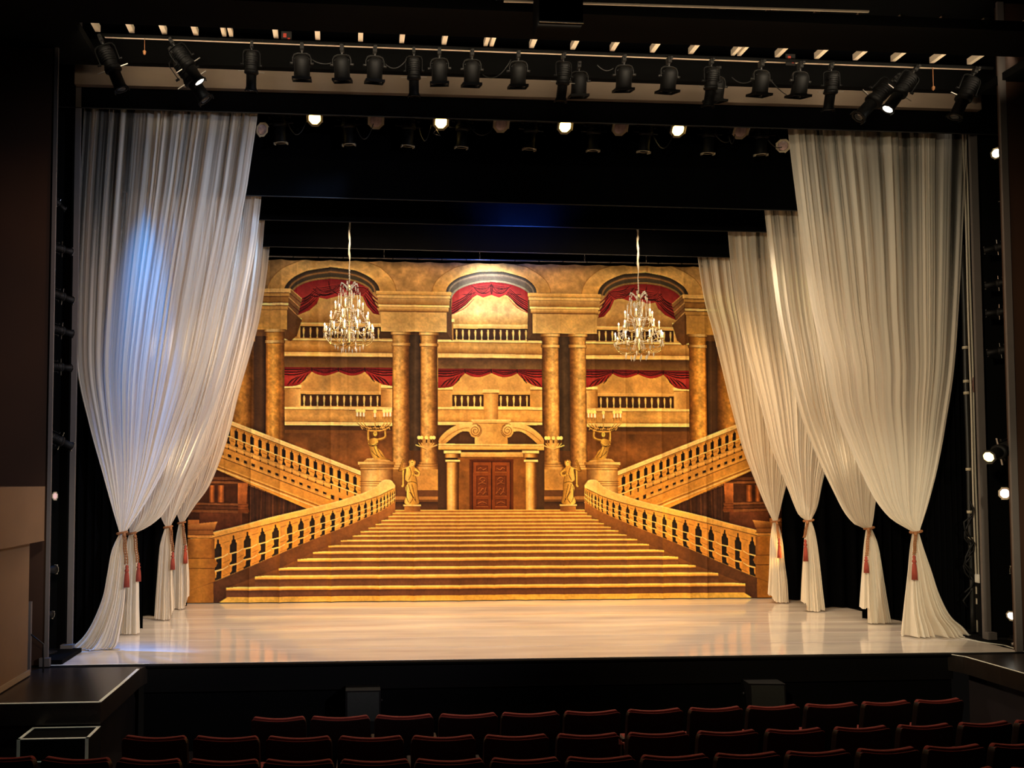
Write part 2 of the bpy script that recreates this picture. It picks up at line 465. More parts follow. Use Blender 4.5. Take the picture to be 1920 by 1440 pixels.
    # lower balconies
    def lower(x0, x1, two):
        f = both if two else one; s = .008
        f(rect(x0, 762, x1, 767, s), PALE); line([(x0, 768), (x1, 768+s*(x1-x0))], 1.2, DK, .7, two)
        f(rect(x0, 768.5, x1, 790, s), [(0, (206, 162, 92)), (.5, (222, 176, 100)), (1, ST)], 'v'); mottle(rect(x0, 768.5, x1, 790, s), .10, two=two)
        f(rect(x0, 790, x1, 797, s), PALE); line([(x0, 790), (x1, 790+s*(x1-x0))], 1.2, DK, .6, two)
        f(rect(x0, 797, x1, 808, s), SH); f(rect(x0, 806, x1, 812, s), DK)
    lower(821, 1021, False); lower(533, 736, True)
    one(rect(848, 734, 994, 741), [(0, LT), (1, ST)], 'v'); mini1(848, 907, 741, 762, 5); mini1(933, 994, 741, 762, 5)
    both(rect(562, 733, 714, 740, .008), [(0, LT), (1, ST)], 'v'); mini_rail(564, 714, 740, 761, 12, .008)
    for a, b, two in ((821, 848, False), (994, 1021, False)):
        one(rect(a, 732, b, 763), [(0, ST), (1, (206, 164, 98))], 'h'); one(rect(a, 725, b+1, 730), PALE); line([(a, 731.5), (b, 731.5)], 1.2, DK, .8, False)
    for a, b in ((533, 563), (714, 736)):
        both(rect(a, 730, b, 763), [(0, MD), (1, LT)], 'h'); both(rect(a, 722, b+2, 727), PALE); line([(a, 728.5), (b+1, 728.5)], 1.2, DK)
    one(rect(907, 736, 934, 797), [(0, ST), (.5, LT), (1, MD)], 'h'); one(rect(905, 730, 936, 736), PALE); line([(905, 737.5), (936, 737.5)], 1.2, DK, .8, False)
    # ---- lower red swags
    def swag(x0, x1, tails, y0, two):
        f = both if two else one; w = x1-x0; q = lambda t: x0+t*w
        pts = [(x0, y0), (x1, y0+1.5), (x1, y0+36)]
        pts += smooth([(x1, y0+36), (q(.9), y0+32), (q(.80), y0+20), (q(.745), y0+9)])
        pts += smooth([(q(.745), y0+9), (q(.68), y0+15), (q(.6), y0+16), (q(.5), y0+9)])
        pts += smooth([(q(.5), y0+9), (q(.4), y0+16), (q(.32), y0+15), (q(.255), y0+9)])
        pts += smooth([(q(.255), y0+9), (q(.2), y0+20), (q(.13), y0+34), (x0, y0+37)])
        f(pts, [(0, (112, 28, 34)), (.3, (156, 44, 44)), (.6, (172, 56, 52)), (1, (140, 38, 40))], 'v')
        for d in (4, 8.5, 13): line([(x0, y0+d+1), (q(.12), y0+d+1), (q(.25), y0+2+d*.3)], [2.6, 2.6, .8], RDD, .85, two)
        for d in (4, 8.5, 13): line([(x1, y0+d+2), (q(.88), y0+d+2), (q(.75), y0+2+d*.3)], [2.6, 2.6, .8], RDD, .85, two)
        for k in range(4): line([(q(.03+.045*k), y0+34-k*2), (q(.07+.04*k), y0+25-k), (q(.13+.03*k), y0+18-k*2)], [1.2, 3.0, .9], RDD, .85, two)
        for k in range(4): line([(q(.97-.045*k), y0+34-k*2), (q(.93-.04*k), y0+25-k), (q(.87-.03*k), y0+18-k*2)], [1.2, 3.0, .9], RDD, .85, two)
        for a in (.26, .51):
            for d in (4, 8, 11): line([(q(a), y0+2+d*.3), (q(a+.12), y0+d), (q(a+.235), y0+2+d*.3)], [.8, 2.2, .8], RDD, .8, two)
        for t in (.5, .255, .745): line([(q(t)-.5, y0+1), (q(t)+.5, y0+9)], 2.2, RDD, .8, two)
    swag(533, 736, 1, 688, True); swag(821, 1021, 1, 691, False)
    # ---- entablature blocks on the inner column pairs
    both([(714, 621), (838, 623), (847, 637), (712, 634)], (96, 68, 44))
    both([(837, 584), (846, 556), (848, 640), (837, 622)], (110, 80, 54))
    for a, b, y0, y1, c0, c1 in ((705, 846, 545.5, 553, LT, ST), (706.5, 844.5, 553, 559, (206, 172, 112), LT), (708, 843, 559, 571, (196, 160, 104), MD), (709, 842.5, 571, 576, PALE, LT), (711, 841, 576, 583.5, LT, MD)):
        both(rect(a, y0, b, y1, .014), [(0, c0), (1, c1)], 'v'); line([(a, y1), (b, y1+.014*(b-a))], 1.9, DK, .85)
    both(rect(714, 583.5, 837.5, 621, .014), [(0, (206, 168, 104)), (.5, (212, 174, 108)), (1, (222, 184, 116))], 'v'); mottle(rect(714, 583.5, 837.5, 621), .08)
    line([(714, 584), (837, 585.5)], 1.2, DK, .6)
    # outer blocks with a receding jamb
    both([(538, 575), (566, 600), (556, 632), (538, 618)], (120, 82, 48))
    for k in range(5):
        y = 541+k*8; both([(544-k*1.3, y), (566-k*2, y+19), (565-k*2, y+26), (543-k*1.3, y+8)], (150-k*6, 108-k*5, 66-k*3)); line([(544-k*1.3, y), (566-k*2, y+19)], 1.3, SH if k % 2 else LT, .7)
    both(rect(430, 541, 545, 549), LT); both(rect(430, 549, 543, 556), ST)
    both(rect(430, 556, 541, 567), MD); both(rect(430, 567, 541, 573), PALE); both(rect(430, 573, 540, 581), ST)
    for y in (549, 556, 567, 573, 581): line([(430, y), (542, y)], 1.9, DK, .8)
    both(rect(430, 581, 538, 618), [(0, ST), (1, (216, 166, 84))], 'v'); mottle(rect(430, 581, 538, 618), .1)
    both(rect(430, 618, 540, 631), (126, 88, 52))
    both([(538, 617), (556, 630), (545, 640), (532, 634)], DK)
    # ---- columns
    both(rect(474, 630, 500, 840), [(0, (70, 48, 36)), (.6, (92, 66, 46)), (1, (58, 40, 30))], 'h')
    column(436, 476, 640, 830, cap=False, l=(206, 152, 74), m=(180, 128, 60), d=(120, 78, 38))
    both(rect(424, 622, 478, 640), ST)
    column(499, 533, 617, 845, l=(232, 180, 90), m=(210, 152, 68), d=(140, 90, 40))
    both(rect(764, 628, 792, 882), [(0, (62, 46, 36)), (.5, (86, 68, 52)), (1, (66, 48, 36))], 'h'); mottle(rect(764, 628, 792, 882), .2)
    # wall low between outer column and pedestal
    both([(533, 812), (736, 813), (736, 900), (533, 880)], [(0, (112, 72, 40)), (.4, (150, 98, 50)), (1, (140, 88, 44))], 'v'); mottle([(533, 812), (736, 813), (736, 900), (533, 880)], .22, ((60, 1), (25, .8), (10, .5)))
    both(rect(735, 845, 838, 960), (96, 64, 40))
    column(736, 767, 622, 882, base=True); column(789, 820, 623, 880, base=True)
    both(rect(764, 880, 836, 919), [(0, ST), (1, (196, 146, 76))], 'v'); mottle(rect(764, 880, 836, 919), .12)
    both(rect(735, 880, 765, 919), [(0, MD), (1, DK)], 'v')
    both(rect(735, 919, 838, 936), (116, 76, 46)); both(rect(735, 931, 838, 937), (172, 122, 66)); both(rect(735, 937, 838, 941), (120, 80, 46))
    both(rect(735, 941, 838, 958), [(0, (70, 46, 34)), (1, (120, 78, 48))], 'v')
    # ---- the door and its broken pediment
    one(rect(821, 808, 1021, 960), (84, 58, 40))
    one(rect(821, 797, 1021, 815), SH)
    one([(823, 833), (1019, 834), (1019, 806), (823, 806)], (92, 64, 44), alpha=.7)
    for sgn in (1, -1):
        X = lambda x: 921.3+sgn*(x-921.3)
        q = smooth([(823, 834), (824, 822), (840, 806), (862, 795), (884, 793), (900, 800), (902, 812), (894, 820), (884, 818), (880, 810), (866, 810), (850, 820), (836, 832)])
        one([(X(a), b) for a, b in q], [(0, PALE), (1, ST)], 'v')
        line([(X(a), b) for a, b in [(828, 828), (846, 813), (866, 804), (880, 802)]], 1.3, MD, .8, False)
        line([(X(a), b) for a, b in [(836, 832), (850, 820), (866, 810), (879, 810)]], 1.5, BK, .8, False)
        sp = [(891+(10.5-8.5*t)*math.cos(5.6*PI*t*.75-1.2), 807.5+(11-9*t)*math.sin(5.6*PI*t*.75-1.2)) for t in np.linspace(0, 1, 30)]
        one([(X(a), b) for a, b in arc(891, 807.5, 11.5, 12, 0, 360, 30)], [(0, PALE), (1, ST)], 'v')
        line([(X(a), b) for a, b in sp], 1.5, MD, .9, False)
        line([(X(a), b) for a, b in arc(891, 807.5, 11.8, 12.3, -60, 120, 20)], 1.2, DK, .7, False)
    one([(891, 792), (951, 792), (952, 833), (890, 833)], [(0, LT), (.5, (214, 174, 102)), (1, ST)], 'h')
    for sgn in (1, -1):
        X = lambda x: 921.3+sgn*(x-921.3)
        one([(X(a), b) for a, b in arc(891, 807.5, 11.5, 12, 0, 360, 30)], [(0, PALE), (1, ST)], 'v')
        line([(X(891+(10.5-8.5*t)*math.cos(4.2*PI*t-1.2)), 807.5+(11-9*t)*math.sin(4.2*PI*t-1.2)) for t in np.linspace(0, 1, 30)], 1.4, (140, 96, 48), .9, False)
        line([(X(a), b) for a, b in arc(891, 807.5, 11.8, 12.3, -70, 90, 20)], 1.2, DK, .8, False)
    one(rect(884, 786.5, 958, 790), PALE); one(rect(886, 790, 956, 793), LT); line([(886, 793.6), (956, 793.6)], 1.1, DK, .7, False)
    one(rect(822, 832, 1020, 843, .004), [(0, PALE), (.5, LT), (1, (216, 168, 84))], 'v'); line([(822, 835.5), (1020, 836.3)], 1.1, MD, .8, False)
    one(rect(835, 843, 1008, 848), SH); one(rect(858, 848, 986, 857), [(0, LT), (1, ST)], 'v'); line([(858, 857.5), (986, 857.5)], 1.4, DK, .9, False)
    one(rect(858, 858, 986, 960), [(0, (150, 98, 46)), (.5, (130, 80, 38)), (1, (150, 98, 46))], 'h'); mottle(rect(858, 858, 986, 960), .2, two=False)
    one(rect(880, 861, 963, 960), (110, 56, 28)); one(rect(884, 864, 959, 960), (92, 44, 24)); one(rect(887, 867, 956, 960), [(0, (142, 74, 36)), (1, (132, 66, 32))], 'v')
    for sgn in (1, -1):
        X = lambda x: 921.5+sgn*(x-921.5)
        for y0, y1 in ((873, 885), (892, 930), (936, 950)):
            one([(X(a), b) for a, b in rect(893, y0, 915, y1)], (104, 50, 26)); one([(X(a), b) for a, b in rect(895, y0+1.5, 914, y1-1)], (124, 62, 32))
            line([(X(893), y1), (X(915), y1)], 1.1, (176, 106, 56), .8, False)
        for pth in ([(896, 880), (901, 877), (905, 881), (912, 878)], [(899, 899), (904, 895), (910, 899), (904, 903), (899, 899)], [(897, 908), (904, 905), (911, 908)], [(898, 914), (900, 921), (905, 916), (909, 921), (911, 914)], [(896, 926), (900, 922), (905, 927), (910, 922), (913, 926)], [(896, 944), (904, 941), (912, 944)]):
            line([(X(a), b) for a, b in pth], 1.3, (188, 112, 60), .75, False); line([(X(a)+.8, b+1.4) for a, b in pth], 1.1, (66, 28, 18), .7, False)
        line([(X(886.5), 867), (X(886.5), 958)], 1.2, (70, 32, 20), .9, False)
    line([(921.5, 866), (921.5, 958)], 1.8, (54, 24, 16), .95, False)
    for a, b in ((836, 861), (983, 1008)):
        sh = rect(a+1, 862, b-1, 958); one(sh, col_stops(PALE, (224, 176, 94), DK), 'h'); mottle(sh, .10, two=False)
        one(rect(a-4, 845, b+3, 850), PALE); one(rect(a-2, 850, b+2, 858), col_stops(LT, ST, DK), 'h'); line([(a-4, 850.5), (b+3, 850.5)], 1.2, DK, .8, False)
        one(rect(a-1, 862, b+1, 866), PALE); line([(a-1, 866.5), (b+1, 866.5)], 1.2, DK, .8, False)
    # ---- dim arcade under the flights, left and right
    both([(330, 860), (600, 960), (600, 985), (400, 1012), (330, 1012)], [(0, (96, 58, 36)), (.5, (74, 46, 34)), (1, (66, 42, 32))], 'v')
    both(rect(330, 872, 466, 1000), (86, 50, 32))
    for y0, y1, c in ((893, 898, (120, 74, 46)), (901, 905, (140, 88, 52)), (906, 910, (92, 54, 34)), (942, 946, (140, 88, 54)), (948, 953, (110, 66, 42)), (955, 960, (136, 84, 50))):
        both(rect(340, y0, 466, y1, .02), c)
    for x0, x1 in ((392, 402), (408, 420), (446, 464)): both(rect(x0, 910, x1, 942), [(0, (110, 60, 34)), (.5, (206, 122, 62)), (1, (120, 66, 36))], 'h')
    both([(446, 906), (465, 906), (462, 942), (468, 960), (446, 963)], [(0, (206, 124, 64)), (1, (130, 72, 40))], 'v'); both(rect(374, 962, 454, 1000), [(0, (120, 68, 42)), (1, (96, 54, 36))], 'v')
    for y in (946, 951, 956): line([(446, y), (466, y)], 1.0, (96, 54, 34), .8)
    for k in range(16):
        x = 470+k*7; line([(x, 905+k*3), (x+rng.uniform(-3, 3), 985)], rng.uniform(1, 3), [(120, 76, 50), (52, 36, 30), (92, 58, 40)][k % 3], .5)
    mottle([(330, 865), (600, 960), (600, 985), (400, 1012), (330, 1012)], .25)
    # ---- upper flights
    both([(405, 777), (438, 791), (677, 883), (677, 940), (630, 955), (578, 955), (400, 878), (330, 850), (330, 745)], [(0, (206, 152, 74)), (1, (224, 162, 72))], 'v')
    T = lambda x: 791+(x-438)*.3865           # top edge of the sloping hand rail
    both([(330, T(330)), (677, T(677)), (677, T(677)+8), (330, T(330)+8)], PALE)
    line([(330, T(330)+9), (677, T(677)+9)], 1.4, DK, .8); line([(330, T(330)+1), (677, T(677)+1)], 1.6, (248, 216, 150), .8); line([(330, T(330)+12), (677, T(677)+12)], 1.0, MD, .8)
    for k in range(-7, 17):
        x = 443+k*14.85; y = T(x)+12
        both([(x-3.2, y+3), (x-1, y+2), (x-.8, y-1), (x+.8, y-.6), (x+1, y+3), (x+3.4, y+5), (x+3.4, y+19), (x-3.2, y+17)], (54, 40, 32))
        both([(x-3.2, y+17), (x+4, y+19), (x+12, y+22.5), (x+12, y+24), (x+4, y+20.6), (x-3.2, y+18.6)], PALE)
        both([(x-1.4, y+20), (x+2.2, y+21), (x+1, y+26), (x+3.6, y+31), (x+3.6, y+34), (x-3.4, y+31.5), (x-1.6, y+26)], (58, 42, 32))
        both([(x-3.2, y+32), (x+4, y+34.5), (x+12, y+38), (x+12, y+39.3), (x+4, y+36), (x-3.2, y+33.4)], PALE)
        both([(x-1.4, y+35), (x+2, y+36), (x+1.6, y+44), (x-.6, y+43)], (58, 42, 32))
        line([(x+5, y+27), (x+13, y+30.4)], 1.0, DK, .7); line([(x+11.3, y+7), (x+11.3, y+20)], 1.2, MD, .7)
        xb = 430+k*14.85; yb = 851+(xb-430)*.3945
        both([(xb-2.6, yb), (xb+3, yb+2), (xb+3, yb+10), (xb-2.6, yb+8)], (66, 46, 36)); line([(xb+3.6, yb+2), (xb+3.6, yb+10)], 1.2, DK, .6)
    for dy, w, c in ((50, 4.0, (230, 180, 98)), (55, 1.4, DK), (45.6, 1.2, MD), (72, 4.5, (226, 172, 88)), (76, 1.4, DK), (93, 1.4, (240, 190, 104)), (96, 1.3, DK), (100, 2, PALE)):
        line([(330, T(330)+dy), (620, T(620)+dy*1.0)], w, c, .85)
    mottle([(330, 745), (677, 883), (677, 940), (578, 955), (330, 850)], .07)
    # ---- pedestals carrying the torch figures
    both(rect(676, 878, 737, 930), [(0, MD), (.3, PALE), (.6, LT), (1, DK)], 'h'); mottle(rect(676, 878, 737, 930), .08)
    both([(681, 866), (688, 860), (710, 858), (728, 861), (733, 866)], [(0, PALE), (1, ST)], 'v')
    both(rect(671, 866, 741, 871), [(0, LT), (.4, PALE), (1, MD)], 'h'); both(rect(673, 871, 739, 876), [(0, MD), (.4, LT), (1, DK)], 'h'); both(rect(676, 876, 737, 880), [(0, ST), (.4, PALE), (1, MD)], 'h')
    for y in (871, 876, 880.5, 903, 907, 911): line([(674, y), (738, y)], 1.1, DK, .75)
    # ---- curved lower balustrade
    top = smooth([(330, 1018), (397, 999), (440, 988.5), (472, 980), (509, 970), (577, 954), (630, 941), (683, 924), (705, 913), (714, 904), (722, 900), (733, 901), (741, 910)])
    low = smooth([(330, 1028), (400, 1008), (472, 990), (577, 965), (657, 946), (705, 931), (725, 922), (741, 914)])
    base = smooth([(330, 1116), (403, 1090), (472, 1061), (525, 1038), (604, 1005), (657, 984), (709, 961), (730, 949), (741, 940)])
    body = low+base[::-1]
    both(body, [(0, (226, 170, 84)), (1, (212, 140, 58))], 'v')
    tx, ty = zip(*top); lx, ly = zip(*low); bx_, by_ = zip(*base)
    LO = lambda x: np.interp(x, lx, ly); BA = lambda x: np.interp(x, bx_, by_)
    hs = [-380, -270, -150, -30, 80, 165, 260, 370, 470, 575, 670, 770, 850, 930, 1005, 1075, 1145, 1205, 1262, 1308, 1352, 1390, 1418, 1442, 1465, 1485, 1500, 1512]
    hx = [h/3.789+340 for h in hs]
    for i, x in enumerate(hx):
        gap = (hx[i+1]-hx[i]) if i+1 < len(hx) else 3
        w = gap*.23; y0 = LO(x)+ (BA(x)-LO(x))*.05; H = BA(x)-LO(x)-2; s = -.12
        if H < 4: continue
        Q = lambda u, v: (x+u*w, y0+v*H+s*u*w*1.5)
        both([Q(-.25, .02), Q(.25, .02), Q(.3, .12), Q(.7, .14), Q(.75, .2), Q(1.05, .22), Q(1.05, .43), Q(-1.1, .45), Q(-1.1, .25), Q(-.6, .2), Q(-.5, .13), Q(-.25, .12)], (60, 46, 36))
        both([Q(-.55, .48), Q(1.05, .46), Q(1.0, .66), Q(1.05, .72), Q(-1.2, .74), Q(-1.2, .7), Q(-.5, .64)], (60, 46, 36))
        both([Q(-.4, .78), Q(1.0, .76), Q(.9, .97), Q(-1.1, 1.0), Q(-1.1, .95), Q(-.5, .9)], (60, 46, 36))
        for v in (.455, .745): line([Q(-1.2, v), Q(1.1, v), Q(1.1+.9*gap/w*.45, v-.06)], max(.8, w*.22), PALE, .95)
        line([Q(1.3, .6), Q(1.2+1.0*gap/w*.5, .55)], .9, DK, .6); line([Q(1.3, .9), Q(1.2+1.0*gap/w*.5, .85)], .9, DK, .6)
        line([Q(-1.2, .14), Q(-1.2-gap/w*.5, .17)], 1.0, DK, .6)
    rail = top+low[::-1]
    both(rail, [(0, (250, 214, 140)), (.5, (240, 192, 104)), (1, (222, 160, 74))], 'v')
    line([(a, b+.6) for a, b in low[:-2]], 1.6, DK, .7); line(top[:-4], 1.2, (252, 222, 156), .7)
    line([(a, b+2) for a, b in base], [4.6, 4.2, 3.0, 2.0], (244, 204, 118))
    line([(a, b-.6) for a, b in base], .9, MD, .6)
    # ---- newel posts
    both([(352, 1010), (402, 1010), (404, 1140), (352, 1140)], [(0, (150, 96, 42)), (.35, (196, 132, 58)), (.8, (186, 120, 50)), (1, (120, 76, 38))], 'h'); mottle([(352, 1010), (402, 1010), (404, 1140), (352, 1140)], .10)
    both([(340, 1045), (402, 1048), (408, 1056), (402, 1066), (404, 1140), (340, 1140)], [(0, (170, 110, 46)), (.5, (206, 142, 60)), (1, (150, 96, 42))], 'h')
    both([(345, 994), (402, 994), (405, 984), (408, 978), (350, 984), (345, 986)], [(0, (214, 150, 80)), (1, (150, 92, 48))], 'v'); both(rect(345, 975, 373, 983), (190, 120, 62)); both(rect(342, 994, 400, 1003), (160, 102, 52)); both(rect(342, 1003, 398, 1008), (206, 144, 72))
    for y in (994, 1003, 1009, 1047, 1066): line([(342, y), (402, y)], 1.3, (100, 60, 32), .8)
    # ---- grand stairs
    tr = [(424, 1103), (478, 1082), (523, 1066), (558, 1049.5), (587, 1036), (616, 1024), (639, 1014), (661, 1005), (676, 997), (691, 990), (704, 983), (715, 976), (728, 968.5), (736, 962.5), (741, 957)]
    cheek = base+[(741, 960), (735, 962)]+[(a, b) for a, b in tr[::-1]]+[(424, 1122), (400, 1133), (400, 1092)]
    both(cheek, [(0, (170, 112, 56)), (.5, (120, 76, 44)), (1, (92, 58, 40))], 'v'); mottle(cheek, .1)
    mc = lambda p: flip([cpt(p)])[0]
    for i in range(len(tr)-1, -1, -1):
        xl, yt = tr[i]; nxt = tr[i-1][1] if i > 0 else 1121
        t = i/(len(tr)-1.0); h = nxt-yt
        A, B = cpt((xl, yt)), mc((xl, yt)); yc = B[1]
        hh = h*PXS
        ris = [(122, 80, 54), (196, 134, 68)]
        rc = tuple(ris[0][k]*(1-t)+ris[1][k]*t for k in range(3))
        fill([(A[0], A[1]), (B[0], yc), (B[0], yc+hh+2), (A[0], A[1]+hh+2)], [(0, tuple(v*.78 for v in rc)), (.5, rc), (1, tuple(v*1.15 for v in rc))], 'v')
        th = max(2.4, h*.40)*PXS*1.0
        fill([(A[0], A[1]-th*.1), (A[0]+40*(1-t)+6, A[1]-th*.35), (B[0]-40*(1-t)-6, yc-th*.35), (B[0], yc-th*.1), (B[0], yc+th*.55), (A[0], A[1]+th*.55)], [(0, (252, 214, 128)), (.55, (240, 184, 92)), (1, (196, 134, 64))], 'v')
    # ---- hem
    hem = [cpt((404, 1134)), cpt((426, 1120)), mc((426, 1120)), mc((404, 1134)), mc((404, 1150)), cpt((404, 1150))]
    fill(hem, [(0, (222, 178, 84)), (.3, (236, 196, 96)), (1, (206, 156, 66))], 'v')
    # ---- torch figures, candelabra, small statues, wall lights
    GD, GL, GS = (150, 106, 44), (232, 190, 92), (84, 56, 28)
    line([(692, 829), (690.5, 815), (691.5, 803), (697, 800)], [5.5, 4.2, 3.4, 3], GD); line([(691.3, 829), (690, 815), (691, 803)], [3, 2, 1.6], GL, .8)
    line([(706, 825), (716, 823), (722.5, 819), (722.5, 809), (720.5, 799)], [6.0, 5.0, 4.2, 3.6, 3], GD); line([(706, 824), (716, 822), (722, 818), (721.8, 808)], [3, 2.6, 2, 1.6], GL, .8)
    torso = smooth([(690, 826), (697, 822), (706, 822), (709, 828), (707, 834), (709, 841), (715, 846), (720, 854), (724, 859), (738, 864), (722, 862), (704, 861), (698, 856), (695, 848), (693, 840), (690, 834)])
    both(torso, [(0, GD), (.30, GL), (.6, (196, 148, 66)), (1, GS)], 'h')
    line([(690, 831), (697, 834), (707, 832)], [1, 2.2, 1], GL, .9); line([(691, 834), (698, 836.5), (708, 835)], [.8, 1.8, .8], GS, .8)
    line([(697, 806), (694, 814), (697, 822)], 3.2, (110, 76, 38), .9)
    for q in ([(697, 845), (703, 852), (712, 858)], [(706, 834), (710, 846), (718, 857)], [(701, 838), (705, 848), (709, 858)], [(692, 832), (700, 835), (708, 831)]): line(q, 1.1, GS, .8)
    both(arc(702.5, 811, 6.8, 7.4, 0, 360, 20), (120, 84, 40)); both(arc(703.5, 813, 3.6, 5, 0, 360, 16), GL); line([(701.5, 812), (705.5, 812)], .9, GS, .8); line([(702, 815.4), (705, 815.4)], .8, GS, .8)
    for dx in (-33, -27, -21, 0, 17, 23, 29):
        x = 703+dx; yb = 795-abs(dx)*.05
        line([(703, 802), (703+dx*.5, 803-abs(dx)*.02), (x, yb), (x, yb-6)], 1.5, (210, 168, 92)); line([(703, 803.4), (703+dx*.5, 804.6), (x+1, yb+1)], .9, GS, .7)
        both([(x-2.6, yb-13), (x+2.6, yb-13), (x+1.6, yb-6), (x-1.6, yb-6)], [(0, (120, 80, 40)), (.5, (226, 180, 100)), (1, (90, 58, 30))], 'h')
        both(rect(x-1.5, yb-21, x+1.5, yb-13), (255, 244, 206)); both(arc(x, yb-23.5, 3.2, 3.8, 0, 360, 14), (255, 236, 150))
    both([(674, 800), (690, 806), (716, 806), (734, 798), (724, 806), (712, 809), (694, 809)], (206, 164, 86))
    for k in range(9): line([(676+k*6.6, 799+2*math.sin(k)), (680+k*6.4, 805)], 1.4, [(226, 186, 104), GS][k % 2], .8)
    stat = smooth([(769, 861), (776, 862), (779, 869), (777, 875), (784, 880), (788, 889), (783, 893), (779, 892), (782, 905), (783, 925), (786, 942), (780, 946), (762, 946), (758, 940), (762, 928), (760, 915), (764, 905), (759, 898), (761, 880), (755, 882), (751, 884), (747, 882), (752, 870), (755, 862), (757, 864), (754, 874), (760, 876), (767, 873), (766, 866)])
    both(stat, [(0, GD), (.4, (236, 196, 104)), (.7, (206, 160, 76)), (1, GD)], 'h')
    for q in ([(764, 905), (772, 903), (781, 906)], [(766, 908), (770, 922), (778, 938)], [(772, 908), (776, 924), (780, 942)], [(763, 912), (762, 930), (766, 942)], [(768, 876), (771, 888), (766, 900)], [(776, 884), (780, 890), (774, 892)], [(760, 880), (758, 896), (754, 912)], [(768, 922), (774, 934), (768, 944)]): line(q, 1.2, GS, .8)
    line([(756, 880), (756, 908), (753, 912)], 3.2, GL, .9); line([(758, 882), (757.6, 908)], 1, GS, .8)
    line(stat+[stat[0]], 1.1, GS, .55)
    both(arc(773, 866.5, 6.0, 5.6, 0, 360, 18), (196, 150, 76)); line([(778, 880), (786, 886), (783, 892), (772, 888)], [3, 3, 3, 2.4], GL, .9); line([(778, 884), (783, 887), (774, 889.5)], .9, GS, .8)
    both(arc(773, 868.5, 3.6, 4.8, 0, 360, 16), (240, 200, 110)); line([(769, 863), (773, 861), (777, 864)], 2.2, (120, 84, 42)); line([(771, 867), (774.5, 867)], .9, GS, .8); line([(771.6, 870.5), (774, 870.5)], .8, GS, .8)
    both(rect(756, 946, 789, 949), LT); both(rect(758, 949, 788, 958), [(0, (190, 136, 70)), (1, (140, 90, 48))], 'h'); line([(756, 949.4), (789, 949.4)], 1, DK, .8)
    for dx in (-14, -9, 0, 9, 14):
        x = 799.5+dx; line([(799.5, 838), (799.5+dx*.6, 837), (x, 831), (x, 828)], 1.3, (226, 186, 110)); both(rect(x-1.6, 823, x+1.6, 830), (110, 74, 40)); both(arc(x, 820.5, 3.4, 3.6, 0, 360, 14), (255, 226, 140))
    line([(779, 834), (790, 838), (799, 841), (810, 838), (820, 834)], 1.8, (226, 188, 116)); line([(780, 836), (792, 840), (799, 843)], .9, GS, .7)
    # overall brush texture
    n = noise2(CW, CH, ((70, .7), (18, .6), (5, .5)))
    CAN[:] *= (0.86+0.28*n)[..., None]
    def blur(a, r):
        k = np.exp(-0.5*(np.arange(-3*r, 3*r+1)/r)**2); k /= k.sum(); o = np.zeros_like(a); p = np.pad(a, ((3*r, 3*r), (0, 0), (0, 0)), 'edge')
        for i, w in enumerate(k): o += w*p[i:i+a.shape[0]]
        p = np.pad(o, ((0, 0), (3*r, 3*r), (0, 0)), 'edge'); o = np.zeros_like(a)
        for i, w in enumerate(k): o += w*p[:, i:i+a.shape[1]]
        return o
    # edge contrast pushed into the paint colour to imitate an HDR exposure
    CAN[:] = np.clip(CAN+.38*(CAN-blur(CAN, 9))+.25*(CAN-blur(CAN, 3)), 6, 252)
    L = CAN.mean(-1, keepdims=True)/255
    CAN[:] = CAN*np.clip(.80+.30*L, 0, 1.1)*np.array([1.0, .945, .86], np.float32)

paint_cloth()

